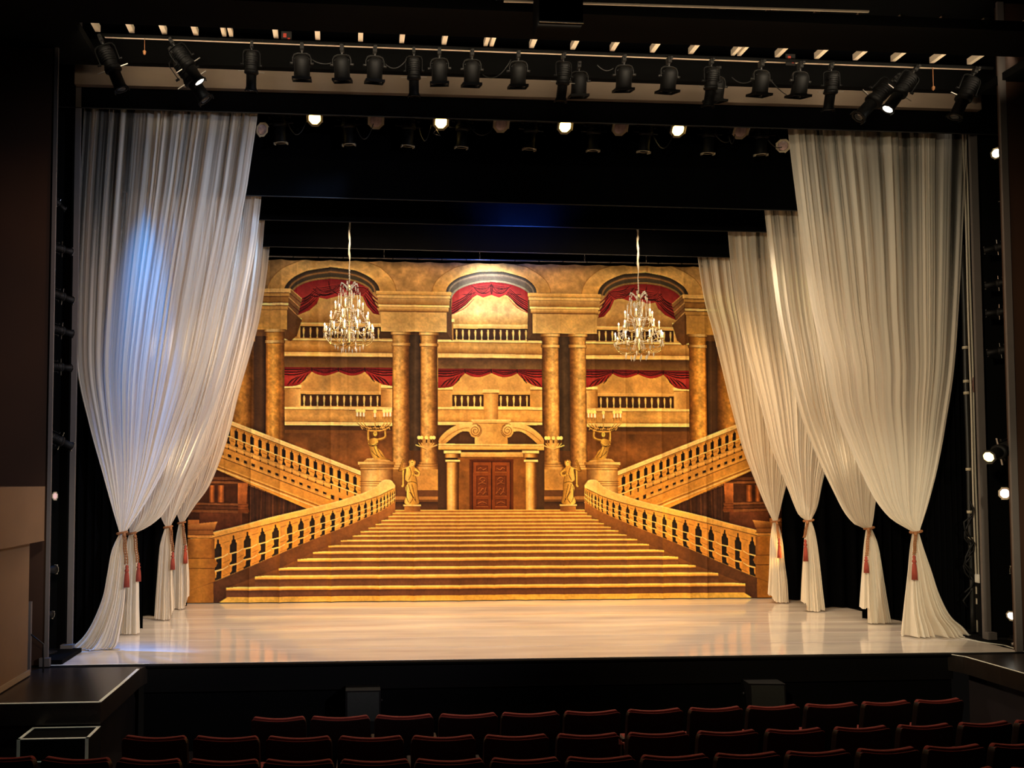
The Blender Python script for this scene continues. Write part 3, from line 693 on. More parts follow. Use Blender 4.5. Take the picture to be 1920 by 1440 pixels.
def build_cloth():
    q = CAN[:CH//2*2, :CW//2*2].reshape(CH//2, 2, CW//2, 2, 3).mean((1, 3))
    gh, gw = q.shape[:2]
    xs = BX0+(np.arange(gw)+.5)*2/PS; zs = BZ1-(np.arange(gh)+.5)*2/PS
    zs[-1] = BZ0; X, Z = np.meshgrid(xs, zs)
    # hanging folds: soft swells with a few sharp pressed creases, deeper towards the sides and the lower half
    D = np.zeros_like(X)
    zt = np.clip((BZ1-Z)/(BZ1-BZ0), 0, 1)
    for k in range(26):
        x0 = rng.uniform(BX0, BX1); w = rng.uniform(.03, .12); a = rng.uniform(-.010, .010); dr = rng.uniform(-.12, .12)
        D += a*np.exp(-((X-x0-dr*zt)/w)**2)*(.35+.65*zt)
    for k in range(70):
        x0 = rng.uniform(BX0, BX1); w = rng.uniform(.012, .03); a = rng.uniform(-.009, .009); dr = rng.uniform(-.10, .10)
        z0 = rng.uniform(.2, 6.2); L = rng.uniform(.4, 1.6)
        D += a*np.exp(-((X-x0-dr*zt)/w)**2)*np.exp(-((Z-z0)/L)**2)
    for x0 in (-1.75, -1.25, -.35, .55, 1.22, 2.05, 2.66, 3.3, 3.95, 4.6, 5.2, 5.9, 6.35, 6.75):
        dr = rng.uniform(-.05, .05); D += -.045*np.exp(-np.abs(X-x0-dr*zt)/.045)*(.35+.65*zt)
    D += .012*np.sin(X*2.1+1.2*zt)*zt
    D += .03*np.exp(-(Z/.05)**2)*np.sin(X*3.0)*.2
    # the top edge sags a little between its ties
    sag_ = .018*np.abs(np.sin((X-BX0)/.46*PI))*np.exp(-((BZ1-Z)/.25)**2)
    co = np.stack([X, BY+D, Z-sag_], -1).reshape(-1, 3).astype(np.float32)
    me = bpy.data.meshes.new('painted_backdrop')
    nv = gh*gw; nf = (gh-1)*(gw-1)
    idx = np.arange(nv).reshape(gh, gw)
    quads = np.stack([idx[:-1, :-1], idx[1:, :-1], idx[1:, 1:], idx[:-1, 1:]], -1).reshape(-1)
    me.vertices.add(nv); me.vertices.foreach_set('co', co.ravel())
    me.loops.add(nf*4); me.loops.foreach_set('vertex_index', quads.astype(np.int32))
    me.polygons.add(nf); me.polygons.foreach_set('loop_start', np.arange(0, nf*4, 4, dtype=np.int32))
    me.polygons.foreach_set('use_smooth', np.ones(nf, bool))
    me.update()
    at = me.color_attributes.new('paint', 'FLOAT_COLOR', 'POINT')
    c = np.clip(q, 0, 255)/255.0
    lin = np.where(c <= .04045, c/12.92, ((c+.055)/1.055)**2.4)
    rgba = np.concatenate([lin, np.ones((gh, gw, 1))], -1).astype(np.float32)
    at.data.foreach_set('color', rgba.ravel())
    MT = bpy.data.materials.new('scene_paint_on_muslin'); MT.use_nodes = True
    nt = MT.node_tree; b = nt.nodes['Principled BSDF']
    a = nt.nodes.new('ShaderNodeAttribute'); a.attribute_name = 'paint'
    nz = nt.nodes.new('ShaderNodeTexNoise'); nz.inputs['Scale'].default_value = 60
    mx = nt.nodes.new('ShaderNodeMix'); mx.data_type = 'RGBA'; mx.blend_type = 'MULTIPLY'; mx.inputs[0].default_value = .12
    nt.links.new(a.outputs['Color'], mx.inputs[6]); nt.links.new(nz.outputs['Color'], mx.inputs[7])
    nt.links.new(mx.outputs[2], b.inputs['Base Color'])
    b.inputs['Roughness'].default_value = .8; b.inputs['Specular IOR Level'].default_value = .15
    o = obj('painted_backdrop', me, MT)
    tag(o, 'huge painted cloth showing a golden palace staircase, hanging across the back of the stage', 'stage backdrop')
    return o
backdrop = build_cloth()
# ------------------------------------------------------------------ the setting
def zx(a, b, Y):
    """world line through two photo points lying in the plane y = Y -> function x -> z"""
    A, B = on_y(*a, Y), on_y(*b, Y)
    return lambda x: A.z+(B.z-A.z)*(x-A.x)/(B.x-A.x)

def quad_prism(bm, x0, x1, zb, zt, y0, y1):
    zb0, zb1 = (zb(x0), zb(x1)) if callable(zb) else (zb, zb)
    zt0, zt1 = (zt(x0), zt(x1)) if callable(zt) else (zt, zt)
    poly_prism(bm, [(x0, y0, zb0), (x1, y0, zb1), (x1, y0, zt1), (x0, y0, zt0)], (0, y1-y0, 0))

XL, XR = -3.57, 8.80
# dance floor strips on the stage
def floor_mat():
    Mx = bpy.data.materials.new('white_dance_floor'); Mx.use_nodes = True
    nt = Mx.node_tree; b = nt.nodes['Principled BSDF']
    tc = nt.nodes.new('ShaderNodeTexCoord'); mp = nt.nodes.new('ShaderNodeMapping'); mp.inputs['Scale'].default_value = (.35, 2.2, 1)
    nz = nt.nodes.new('ShaderNodeTexNoise'); nz.inputs['Scale'].default_value = 1.6; nz.inputs['Detail'].default_value = 6
    rp = nt.nodes.new('ShaderNodeValToRGB')
    rp.color_ramp.elements[0].position = .3; rp.color_ramp.elements[0].color = srgb((198, 188, 182))
    rp.color_ramp.elements[1].position = .7; rp.color_ramp.elements[1].color = srgb((236, 228, 216))  # mottled tone; its band contrast also imitates reflections across the floor
    nt.links.new(tc.outputs['Object'], mp.inputs[0]); nt.links.new(mp.outputs[0], nz.inputs['Vector']); nt.links.new(nz.outputs['Fac'], rp.inputs[0])
    nt.links.new(rp.outputs[0], b.inputs['Base Color'])
    n2 = nt.nodes.new('ShaderNodeTexNoise'); n2.inputs['Scale'].default_value = 3.0
    mr = nt.nodes.new('ShaderNodeMapRange'); mr.inputs[3].default_value = .04; mr.inputs[4].default_value = .15
    nt.links.new(mp.outputs[0], n2.inputs['Vector']); nt.links.new(n2.outputs['Fac'], mr.inputs[0]); nt.links.new(mr.outputs[0], b.inputs['Roughness'])
    bp = nt.nodes.new('ShaderNodeBump'); bp.inputs['Strength'].default_value = .05; bp.inputs['Distance'].default_value = .02
    nt.links.new(nz.outputs['Fac'], bp.inputs['Height']); nt.links.new(bp.outputs[0], b.inputs['Normal'])
    b.inputs['Specular IOR Level'].default_value = .6
    return Mx
bm = bmesh.new()
seams = [9.93, 10.66, 11.34, 12.2, 13.1, 14.0, 15.2]
for a, b in zip(seams, seams[1:]):
    box(bm, ((XL+8.70)/2, (a+b)/2, -.004), (8.70-XL-.02, b-a-.008, .008))
struct('floor', bm, floor_mat())
bm = bmesh.new()
for y in seams[1:-1]: box(bm, ((XL+8.70)/2, y, .0005), (8.70-XL-.02, .020, .001))
struct('trim_10', bm, mat('seam_tape', (222, 212, 210), .3, spec=.6))
bm = bmesh.new(); box(bm, (2.65, 13.0, -.62), (10.22, 6.1, 1.2)); box(bm, (2.65, 13.2, -.02), (16, 6.7, .024))
struct('floor_stage', bm, 'black_paint')
# front lip and recessed fascia of the stage
bm = bmesh.new(); box(bm, (2.65, 9.93, -.17), (10.2, .06, .33))
struct('trim_1', bm, mat('fascia_black', (7, 6, 6), .8, spec=.15, noise=.3, nscale=2))
# side aprons
bm = bmesh.new(); poly_prism(bm, [(-6.5, 8.27, -.012), (-2.47, 8.27, -.012), (-2.45, 9.72, -.012), (-2.40, 9.95, -.012), (-6.5, 9.95, -.012)], (0, 0, -.21))
box(bm, (-4.6, 9.3, -.7), (4.0, 1.9, .95))
struct('floor_apron', bm, 'apron_wood')
bm = bmesh.new(); poly_prism(bm, [(7.76, 5.6, -.012), (12.2, 5.6, -.012), (12.2, 9.95, -.012), (7.66, 9.95, -.012), (7.76, 9.74, -.012)], (0, 0, -.21))
struct('floor_apron', bm, 'apron_wood')
bm = bmesh.new(); poly_prism(bm, [(7.95, 8.8, -.222), (8.3, 5.6, -.222), (12.2, 5.6, -.222), (12.2, 8.8, -.222)], (0, 0, -1.1))
box(bm, (10.2, 9.4, -.75), (4.4, 1.1, 1.05))
struct('trim_2', bm, mat('apron_side', (58, 50, 54), .7, noise=.2, nscale=3))
# house floor, stepping up towards the back
bm = bmesh.new()
poly_prism(bm, [(-8, 10.2, -1.06), (-8, 7.4, -1.06), (-8, 3.0, -.72), (-8, 3.0, -.9), (-8, 10.2, -1.2)], (21, 0, 0))
struct('floor_house', bm, 'house_floor')

# proscenium posts and returns
def post(name, p0, p1, Y, dep, z1, m='grey_post', z0=0.0):
    a, b = on_y(p0[0], p0[1], Y), on_y(p1[0], p1[1], Y)
    bm = bmesh.new(); box(bm, ((a.x+b.x)/2, Y+dep/2, (z0+z1)/2), (b.x-a.x, dep, z1-z0))
    return struct(name, bm, m), a.x, b.x
_, pl0, pl1 = post('trim_3', (126, 1150), (136, 1150), 10.70, .04, 8.6)
_, pr0, pr1 = post('trim_4', (1845, 1150), (1858, 1150), 10.74, .04, 8.6)
_, sl0, sl1 = post('trim_5', (85, 1100), (92, 1100), 9.90, .03, 8.6)
_, sr0, sr1 = post('trim_6', (1903, 1100), (1915, 1100), 9.90, .03, 8.6)
bm = bmesh.new(); box(bm, ((pl0+pl1)/2-.01, 10.66, .05), (.15, .1, .1)); box(bm, ((sl0+sl1)/2, 9.87, .05), (.12, .05, .1))
struct('baseboard_left', bm, 'grey_post')
bm = bmesh.new(); box(bm, ((pr0+pr1)/2, 10.70, .05), (.13, .08, .1)); struct('baseboard_right', bm, 'grey_post')
bm = bmesh.new(); box(bm, (sl0-2.2, 9.99, 4.3), (4.4, .12, 8.6)); struct('wall_left', bm, 'brown_wall')
bm = bmesh.new(); box(bm, (sr1+2.0, 9.99, 4.3), (4.0, .12, 8.6)); struct('wall_right', bm, 'brown_wall')
# black lining of the side lighting slots
bm = bmesh.new(); box(bm, (pl0-1.0, 10.45, 4.3), (.06, 1.0, 8.6)); box(bm, (pl0-.52, 10.93, 4.3), (1.0, .06, 8.6)); box(bm, ((sl0+pl0)/2-.3, 10.3, .03), (1.0, .7, .05)); struct('wall_left_slot', bm, 'black_paint')
bm = bmesh.new(); box(bm, (pr1+1.0, 10.45, 4.3), (.06, 1.0, 8.6)); box(bm, (pr1+.53, 10.93, 4.3), (1.0, .06, 8.6)); box(bm, (pr1+.35, 10.42, .05), (.62, .12, .1)); struct('wall_right_slot', bm, 'black_paint')
# stage house behind everything
bm = bmesh.new(); box(bm, (2.6, 16.3, 4.5), (18, .1, 9.2)); struct('wall_back', bm, 'black_paint')
bm = bmesh.new(); box(bm, (-5.6, 13.6, 4.5), (.1, 5.3, 9.2)); struct('wall_stage_left', bm, 'black_paint')
bm = bmesh.new(); box(bm, (11.4, 13.6, 4.5), (.1, 5.3, 9.2)); struct('wall_stage_right', bm, 'black_paint')
bm = bmesh.new(); box(bm, (2.6, 13.2, 9.1), (18, 6.6, .1)); struct('ceiling_stage', bm, 'black_paint')

# beige pier of the box seats at the left edge of the picture
a = on_y(56, 1000, 9.42); b = on_y(83, 1000, 9.42); zt = on_y(60, 912, 9.42).z; zm = on_y(60, 1014, 9.42).z
bm = bmesh.new()
xa = a.x; xb = b.x
poly_prism(bm, [(xa, 9.42, zm), (xb, 9.42, zm), (xb, 9.42, zt), (xa-2.5, 9.42, zt), (xa-2.5, 9.42, -.2), (xa, 9.42, -.2)], (-.0, -1.6, 0))
struct('wall_left_pier', bm, 'beige_wall')
bm = bmesh.new(); box(bm, (xa+.012, 8.65, .03), (.02, 1.6, .06)); struct('baseboard_left_pier', bm, mat('pale_skirting', (150, 128, 100), .6))

# header over the opening
zs0, zs1 = zx((149, 121), (1813, 177), 10.6), zx((157, 158), (1800, 204), 10.6)
bm = bmesh.new(); quad_prism(bm, -3.62, 8.95, zs1, lambda x: zs0(x)+.02, 10.60, 10.68); struct('wall_header', bm, 'soffit')
zr = zx((205, 70), (1840, 131), 10.2)
bm = bmesh.new(); quad_prism(bm, -6, 12, lambda x: zs0(x)+.001, lambda x: zs0(x)+.30, 10.50, 10.598); box(bm, (-4.8, 10.3, 8.2), (2.3, .5, 1.0)); box(bm, (10.0, 10.3, 8.2), (2.2, .5, 1.0)); struct('trim_7', bm, 'black_paint')
bm = bmesh.new(); quad_prism(bm, -3.12, 8.62, lambda x: zr(x)+.005, lambda x: zr(x)+.045, 10.20, 10.23); struct('trim_8', bm, 'joist')
zc = zx((170, 43), (1800, 103), 9.3)
bm = bmesh.new(); quad_prism(bm, -6.5, 12, zc, lambda x: zc(x)+.12, 8.75, 9.3)
quad_prism(bm, -6.5, -3.2, lambda x: zc(x)+.02, lambda x: zc(x)+.12, 9.3, 10.3); quad_prism(bm, 8.66, 12, lambda x: zc(x)+.02, lambda x: zc(x)+.12, 9.3, 10.3)
struct('ceiling', bm, 'black_paint')
bm = bmesh.new(); box(bm, (2.7, 9.3, 8.75), (18, 3.2, .1)); struct('ceiling_upper', bm, 'black_paint')
# ceiling joists seen end on through the slot
jx = [184, 248, 309, 368, 421, 434, 518, 596, 676, 753, 832, 910, 921, 996, 1073, 1147, 1222, 1294, 1373, 1385, 1456, 1530, 1602, 1673, 1746, 1816]
for ji, x in enumerate(jx):
    p = on_y(x, 66+(x-205)*.0373, 10.2)
    bm = bmesh.new(); w = .05 if x in (421, 434, 910, 921, 1373, 1385) else .062
    box(bm, (p.x, 9.72, zr(p.x)+.10), (w, .94, .08))
    struct('trim_%d' % (11+ji), bm, 'joist')
# second, nearer slot at the very top of the picture
za = zx((1095, 7), (1620, 22), 8.66)
bm = bmesh.new(); quad_prism(bm, on_y(945, 5, 8.66).x, on_y(1630, 20, 8.66).x, za, lambda x: za(x)+.018, 8.66, 8.68); struct('trim_9', bm, 'joist')
bm = bmesh.new(); box(bm, (2.7, 7.9, 8.2), (18, 1.2, .1)); struct('ceiling_front', bm, 'black_paint')
# ------------------------------------------------------------------ black borders and legs
def border(Y, a, b, top, label, depth=.05):
    z = zx(a, b, Y); bm = bmesh.new(); n = 160; x0, x1 = -5.2, 10.9
    rows = []
    for t in (0, .02, 1):
        r = []
        for i in range(n+1):
            x = x0+(x1-x0)*i/n; zz = z(x)+(top-z(x))*t
            r.append(bm.verts.new((x, Y+.012*math.sin(x*9+math.sin(x*3.1))*(1 if t else .6), zz)))
        rows.append(r)
    for A, B in zip(rows, rows[1:]):
        for i in range(n): f = bm.faces.new((A[i], A[i+1], B[i+1], B[i])); f.smooth = True
    o = obj('border_curtain', bm, 'black_velour', normals=False); tag(o, label, 'stage curtain', 'black borders above the stage')
    bm = bmesh.new(); quad_prism(bm, x0, x1, lambda x: z(x)-.006, lambda x: z(x)+.006, Y-.018, Y-.010)
    obj('hem', bm, mat('grey_hem', (30, 29, 29), .8), o)  # plain dark grey strip along the bottom edge
    return z
b1 = border(10.715, (157, 203), (1817, 252), 8.6, 'nearest black border, hanging in front of the tops of the largest white drapes')
b2 = border(11.68, (493, 368), (1435, 394), 8.8, 'second black border, just behind the row of hanging stage lamps')
b3 = border(12.86, (497, 413), (1363, 434), 8.8, 'third black border, with a dim blue glow in its middle')
b4 = border(13.90, (505, 463), (1308, 482), 8.8, 'farthest black border, behind the chandelier ropes and above the painted cloth')

def leg(px0, px1, Y, top, label):
    x0, x1 = sorted((on_y(px0, 1000, Y).x, on_y(px1, 1000, Y).x)); bm = bmesh.new(); n = 120; rows = []
    for z in (.015, .4, top):
        rows.append([bm.verts.new((x0+(x1-x0)*i/n, Y+.035*math.sin(i*.55+.5*math.sin(i*.21)), z)) for i in range(n+1)])
    for A, B in zip(rows, rows[1:]):
        for i in range(n): f = bm.faces.new((A[i], A[i+1], B[i+1], B[i])); f.smooth = True
    tag(obj('leg_curtain', bm, 'black_velour', normals=False), label, 'stage curtain', 'black leg curtains in the wings')
leg(60, 221, 11.22, 8.2, 'black wing curtain behind the nearest white drape on the left')
leg(60, 270, 12.20, 8.2, 'black wing curtain behind the second white drape on the left')
leg(60, 308, 13.38, 8.2, 'black wing curtain behind the third white drape on the left')
leg(60, 352, 14.36, 7.2, 'black wing curtain behind the farthest white drape on the left')
leg(1708, 1822, 11.36, 8.2, 'black wing curtain behind the nearest white drape on the right')
leg(1613, 1822, 12.34, 8.2, 'black wing curtain behind the second white drape on the right')
leg(1525, 1815, 13.50, 8.2, 'black wing curtain behind the third white drape on the right')
leg(1466, 1815, 14.40, 7.2, 'black wing curtain behind the farthest white drape on the right')

# ------------------------------------------------------------------ sheer white drapes
def sheer_mat():
    Mx = bpy.data.materials.new('sheer_white_voile'); Mx.use_nodes = True
    nt = Mx.node_tree; nt.nodes.remove(nt.nodes['Principled BSDF']); out = nt.nodes['Material Output']
    df = nt.nodes.new('ShaderNodeBsdfDiffuse'); tl = nt.nodes.new('ShaderNodeBsdfTranslucent'); tr = nt.nodes.new('ShaderNodeBsdfTransparent')
    c = srgb((246, 238, 224)); df.inputs[0].default_value = c; tl.inputs[0].default_value = c
    at = nt.nodes.new('ShaderNodeAttribute'); at.attribute_name = 'weave'
    m1 = nt.nodes.new('ShaderNodeMixShader'); m1.inputs[0].default_value = .38
    nt.links.new(df.outputs[0], m1.inputs[1]); nt.links.new(tl.outputs[0], m1.inputs[2])
    m2 = nt.nodes.new('ShaderNodeMixShader')
    nt.links.new(at.outputs['Fac'], m2.inputs[0]); nt.links.new(tr.outputs[0], m2.inputs[1]); nt.links.new(m1.outputs[0], m2.inputs[2])
    nt.links.new(m2.outputs[0], out.inputs['Surface'])
    return Mx
SHEER = sheer_mat()

def curve_x(pts, Y):
    """edge curve: photo points in plane Y -> function z -> x"""
    w = [on_y(p[0], p[1], Y) for p in smooth(pts, 8)]
    zz = np.array([q.z for q in w]); xx = np.array([q.x for q in w]); o = np.argsort(zz)
    return (lambda z: np.interp(z, zz[o], xx[o])), zz.min(), zz.max()

def sheet(name, X, Yd, Z, weave, parent):
    nv, nu = X.shape
    me = bpy.data.meshes.new(name); me.vertices.add(nv*nu)
    me.vertices.foreach_set('co', np.stack([X, Yd, Z], -1).astype(np.float32).ravel())
    idx = np.arange(nv*nu).reshape(nv, nu); nf = (nv-1)*(nu-1)
    q = np.stack([idx[:-1, :-1], idx[1:, :-1], idx[1:, 1:], idx[:-1, 1:]], -1).reshape(-1).astype(np.int32)
    me.loops.add(nf*4); me.loops.foreach_set('vertex_index', q); me.polygons.add(nf)
    me.polygons.foreach_set('loop_start', np.arange(0, nf*4, 4, dtype=np.int32)); me.polygons.foreach_set('use_smooth', np.ones(nf, bool)); me.update()
    a = me.attributes.new('weave', 'FLOAT', 'POINT'); a.data.foreach_set('value', np.clip(weave, 0, 1).astype(np.float32).ravel())
    return obj(name, me, SHEER, parent)

def pleats(u, seed, n):
    g = np.random.default_rng(seed); f = np.zeros_like(u)
    ph = u*n*2*PI+3.4*np.sin(u*2*PI*1.7+g.uniform(0, 6))+2.0*np.sin(u*2*PI*4.3+g.uniform(0, 6))+.7*np.sin(u*2*PI*9.7+g.uniform(0, 6))
    f += np.sin(ph)+.5*np.sin(ph*1.9+g.uniform(0, 6))+.14*np.sin(ph*3.7+g.uniform(0, 6))
    f += .7*np.sin(u*2*PI*n*.31+g.uniform(0, 6))
    return f/1.9

def drape_set(Y, top_z, left, right, sleft, sright, hem, tie, cord, tas, label, seed, sweep=0.0, pool=0.0, dens=(.42, .93)):
    """left/right: outer edges above the cord, photo points; sleft/sright below it; hem: (left z, right z)"""
    fl, zl0, zl1 = curve_x(left, Y); fr, zr0, zr1 = curve_x(right, Y)
    tl, trr = on_y(*tie[0], Y), on_y(*tie[1], Y); zt = (tl.z+trr.z)/2
    c = Vector(((tl.x+trr.x)/2, Y, zt)); tw = abs(trr.x-tl.x)/2
    root = thing('tied_drape', label, 'curtain', (c.x, Y, .01), group='sheer white drapes tied back along both sides')
    g = np.random.default_rng(seed)
    nu, nv = 420, 90
    u = np.linspace(0, 1, nu)[None]; v = np.linspace(0, 1, nv)[:, None]
    Zc = top_z+(zt-top_z)*v                        # straight height
    # lower rows follow each edge down to its own end; the belly of the sheet hangs below the cord line on the long side
    xl, xr = fl(Zc), fr(Zc)
    n = 15
    amp = (.026*(1-v)**.8+.022)
    gather = np.clip(((xr-xl)/np.max(xr-xl)), .03, 1)
    P = pleats(u, seed, n)
    X = xl+(xr-xl)*u
    # slight drift of pleats with height so that they are not ruled lines
    X = X+.02*np.sin(u*9+v*5+seed)*gather*np.minimum(1, 3*(1-v))*np.sin(PI*u)
    Yd = Y+amp*(P+.12*pleats(u+.02*v, seed+5, n*2.7))*np.minimum(1, .25+gather*1.2)
    Yd = Yd-.07*np.sin(PI*u)*np.sin(PI*np.clip(v, 0, 1))
    endr = tw*1.0
    Yd = np.where(v > .97, Y+np.clip(Yd-Y, -endr, endr), Yd)
    dP = np.abs(np.gradient(np.broadcast_to(Yd, X.shape), axis=1))/np.maximum(1e-5, np.abs(np.gradient(X, axis=1)))
    lay = 1/np.cos(np.arctan(dP*1.0))
    ub = u+.012*np.sin(v*4+u*7)*np.sin(PI*u)
    stripe = 1.1*np.tanh(1.8*np.interp(ub, np.linspace(0, 1, 34), g.uniform(-1, 1, 34)))+.55*np.interp(ub, np.linspace(0, 1, 90), g.uniform(-1, 1, 90))
    fine = stripe*(.22-.16*v)
    base = dens[0]+(dens[1]-dens[0])*np.clip(1-gather, 0, 1)**.55
    oe = (1-u) if tl.x > 2.6 else u            # the offstage third hangs as a single thin layer
    offm = np.clip(1.15-oe*2.6, 0, 1)*np.clip(1.3-v*1.5, 0, 1)
    base = base-.30*offm; fine = fine*(1+.7*offm)
    wv = 1-(1-np.clip(base+fine+.30*v*(1-v)*(1-offm), .07, .98))**(1+.7*(lay-1))
    # selvedges are doubled
    wv = np.maximum(wv, np.clip(.96-60*np.minimum(u, 1-u), 0, .96)*.9)
    sheet('upper_drape', X-c.x, Yd-Y, Zc+0*u-.01, wv, root)
    # ---- below the cord
    w = [on_y(p[0], p[1], Y) for p in smooth(sleft, 8)]; w2 = [on_y(p[0], p[1], Y) for p in smooth(sright, 8)]
    za = np.array([max(.012, q.z) for q in w]); xa = np.array([q.x for q in w]); zb = np.array([max(.012, q.z) for q in w2]); xb = np.array([q.x for q in w2])
    nu2, nv2 = 260, 60
    u2 = np.linspace(0, 1, nu2)[None]; s = np.linspace(0, 1, nv2)
    def along(zq, xq):
        d = np.concatenate([[0], np.cumsum(np.hypot(np.diff(zq), np.diff(xq)))]); d /= d[-1]
        return np.interp(s, d, zq)[:, None], np.interp(s, d, xq)[:, None]
    zA, xA = along(za, xa); zB, xB = along(zb, xb)
    s_ = s[:, None]
    hz = hem
    Xs = xA+(xB-xA)*u2; Zs = zA+(zB-zA)*u2
    tgt = np.interp(u2[0], [h[0] for h in hz], [h[1] for h in hz])[None]
    Zs = Zs+(tgt-(zA[-1]+(zB[-1]-zA[-1])*u2))*s_**1.5
    Zs = np.maximum(Zs+.012*np.sin(u2*70+seed)*s_**6*(tgt > .03), .008+.012*np.abs(np.sin(u2*40)))
    P2 = pleats(u2, seed+9, 7)
    wid = np.abs(xB-xA)
    Ys = Y+(.02+.30*wid*(.35+.65*s_))*P2*.42-.06*np.sin(PI*u2)*s_-pool*s_**5*(.6+.4*np.sin(u2*15))
    dP = np.abs(np.gradient(Ys, axis=1))/np.maximum(1e-5, np.abs(np.gradient(Xs, axis=1)))
    lay = 1/np.cos(np.arctan(dP))
    wv2 = 1-(1-np.clip(.93-.10*s_+.05*np.sin(u2*90), .3, .97))**lay
    sheet('lower_drape', Xs-c.x, Ys-Y, Zs-.01, wv2, root)
    # ---- twisted cord, knot and tassel
    cl = thing_part('tieback', root)
    bm = bmesh.new(); R = tw+.018
    for ph in (0, PI):
        pts = []
        for k in range(56):
            a = 2*PI*k/56; tws = a*9+ph
            pts.append(((R+.011*math.cos(tws))*math.cos(a), (R*.9+.011*math.cos(tws))*math.sin(a), zt-.01+.011*math.sin(tws)+.012*math.cos(a)))
        tube(bm, pts, .009, 6, True)
    cp = [on_y(q[0], q[1], Y-R-.02) for q in cord]
    pts = [Vector((q.x-c.x, -R-.02, q.z-.01)) for q in cp]
    fine_ = [pts[0].lerp(pts[1], k/20)+Vector((.004*math.sin(k*.5), 0, 0)) if len(pts) == 2 else None for k in range(21)]
    for off in (-.013, .013):
        for ph in (0, PI):
            tube(bm, [p+Vector((off+.008*math.cos(k*1.7+ph), .008*math.sin(k*1.7+ph), 0)) for k, p in enumerate(fine_)], .0065, 5)
    lathe(bm, [(.004, .03), (.022, .015), (.024, -.01), (.01, -.03)], pts[0]+Vector((0, 0, .0)), 10)
    o = obj('tieback_cord', bm, 'cord_gold', root); o['label'] = 'twisted red and gold cord'
    bpy.data.objects.remove(cl)
    t0 = on_y(tas[0][0], tas[0][1], Y-R-.02); t1 = on_y(tas[1][0], tas[1][1], Y-R-.02)
    L = t0.z-t1.z
    bm = bmesh.new()
    prof = [(.003, L*.08), (.016, L*.05), (.022, -L*.02), (.016, -L*.12), (.026, -L*.16), (.029, -L*.22), (.018, -L*.27), (.024, -L*.34), (.031, -L*.65), (.034, -L*.98), (.012, -L)]
    lathe(bm, prof, (0, 0, 0), 18)
    for k in range(18):
        a = 2*PI*k/18; tube(bm, [(.023*math.cos(a), .023*math.sin(a), -L*.33), (.032*math.cos(a), .032*math.sin(a), -L*.7), (.035*math.cos(a+.1), .035*math.sin(a+.1), -L*1.01)], .0035, 4)
    ts = obj('tassel', bm, 'tassel', o); ts.location = (t0.x-c.x, -R-.02, t0.z-.01); ts['label'] = 'faded red tassel'
    return root
def thing_part(name, parent):
    o = bpy.data.objects.new(name, None); COL.objects.link(o); o.parent = parent; return o

T = lambda b, d=.18: b(2.6)+d
drape_set(10.86, T(b1), [(159, 150), (157, 203), (147, 400), (142, 560), (144, 690), (167, 797), (190, 880), (211, 955), (224, 998)],
          [(486, 170), (483, 213), (472, 290), (460, 368), (437, 480), (417, 565), (397, 650), (375, 720), (347, 790), (308, 880), (270, 948), (236, 998)],
          [(224, 1000), (214, 1020), (207, 1040), (200, 1080), (192, 1120), (174, 1165), (155, 1195), (131, 1216)], [(234, 1000), (237, 1020), (237, 1060), (233, 1130), (226, 1180), (222, 1205), (213, 1218)],
          [(0, .01), (.3, .01), (1, .01)], ((223, 999), (235, 999)), ((233, 1003), (237, 1058)), ((238, 1062), (238, 1101)),
          'largest white drape on the left, nearest the audience, its foot sweeping out leftwards', 3, pool=.10)
drape_set(11.84, T(b2), [(237, 330), (237, 368), (232, 600), (232, 800), (236, 930), (243, 998)],
          [(493, 330), (490, 370), (478, 470), (458, 570), (432, 670), (405, 750), (378, 820), (340, 903), (309, 960), (285, 983), (262, 996), (252, 1000)],
          [(243, 1000), (238, 1015), (233, 1060), (228, 1120), (224, 1188)], [(251, 1000), (256, 1020), (260, 1080), (261, 1140), (262, 1186)],
          [(0, .01), (1, .02)], ((242, 1000), (252, 1000)), ((253, 1005), (258, 1055)), ((260, 1057), (262, 1090)),
          'second white drape on the left, just behind the largest one', 14)
drape_set(13.02, T(b3), [(262, 380), (262, 413), (265, 700), (283, 900), (302, 970), (311, 986)],
          [(500, 385), (497, 415), (489, 500), (472, 610), (450, 700), (424, 780), (398, 850), (366, 903), (340, 950), (328, 972), (320, 986)],
          [(310, 988), (303, 1010), (299, 1030), (295, 1080), (292, 1120), (290, 1152)], [(319, 988), (323, 1020), (325, 1080), (327, 1110), (328, 1131)],
          [(0, .03), (.25, .02), (.55, .005), (.75, .02), (1, .19)], ((310, 988), (320, 988)), ((320, 991), (324, 1034)), ((324, 1037), (325, 1068)),
          'third white drape on the left, with a black gap beside it and a ragged foot', 25)
drape_set(14.08, T(b4), [(290, 430), (290, 463), (300, 700), (318, 900), (331, 960), (337, 978)],
          [(506, 440), (505, 463), (499, 520), (486, 600), (470, 660), (447, 740), (430, 810), (410, 870), (390, 915), (368, 945), (351, 970), (345, 979)],
          [(336, 981), (331, 1005), (327, 1040), (325, 1090), (324, 1138)], [(344, 981), (349, 1010), (353, 1050), (355, 1085), (355, 1112)],
          [(0, .03), (.4, .01), (.7, .01), (.85, .12), (1, .25)], ((336, 980), (345, 980)), ((343, 984), (347, 1021)), ((348, 1024), (350, 1056)),
          'farthest white drape on the left, overlapping the painted newel post of the backdrop', 36)
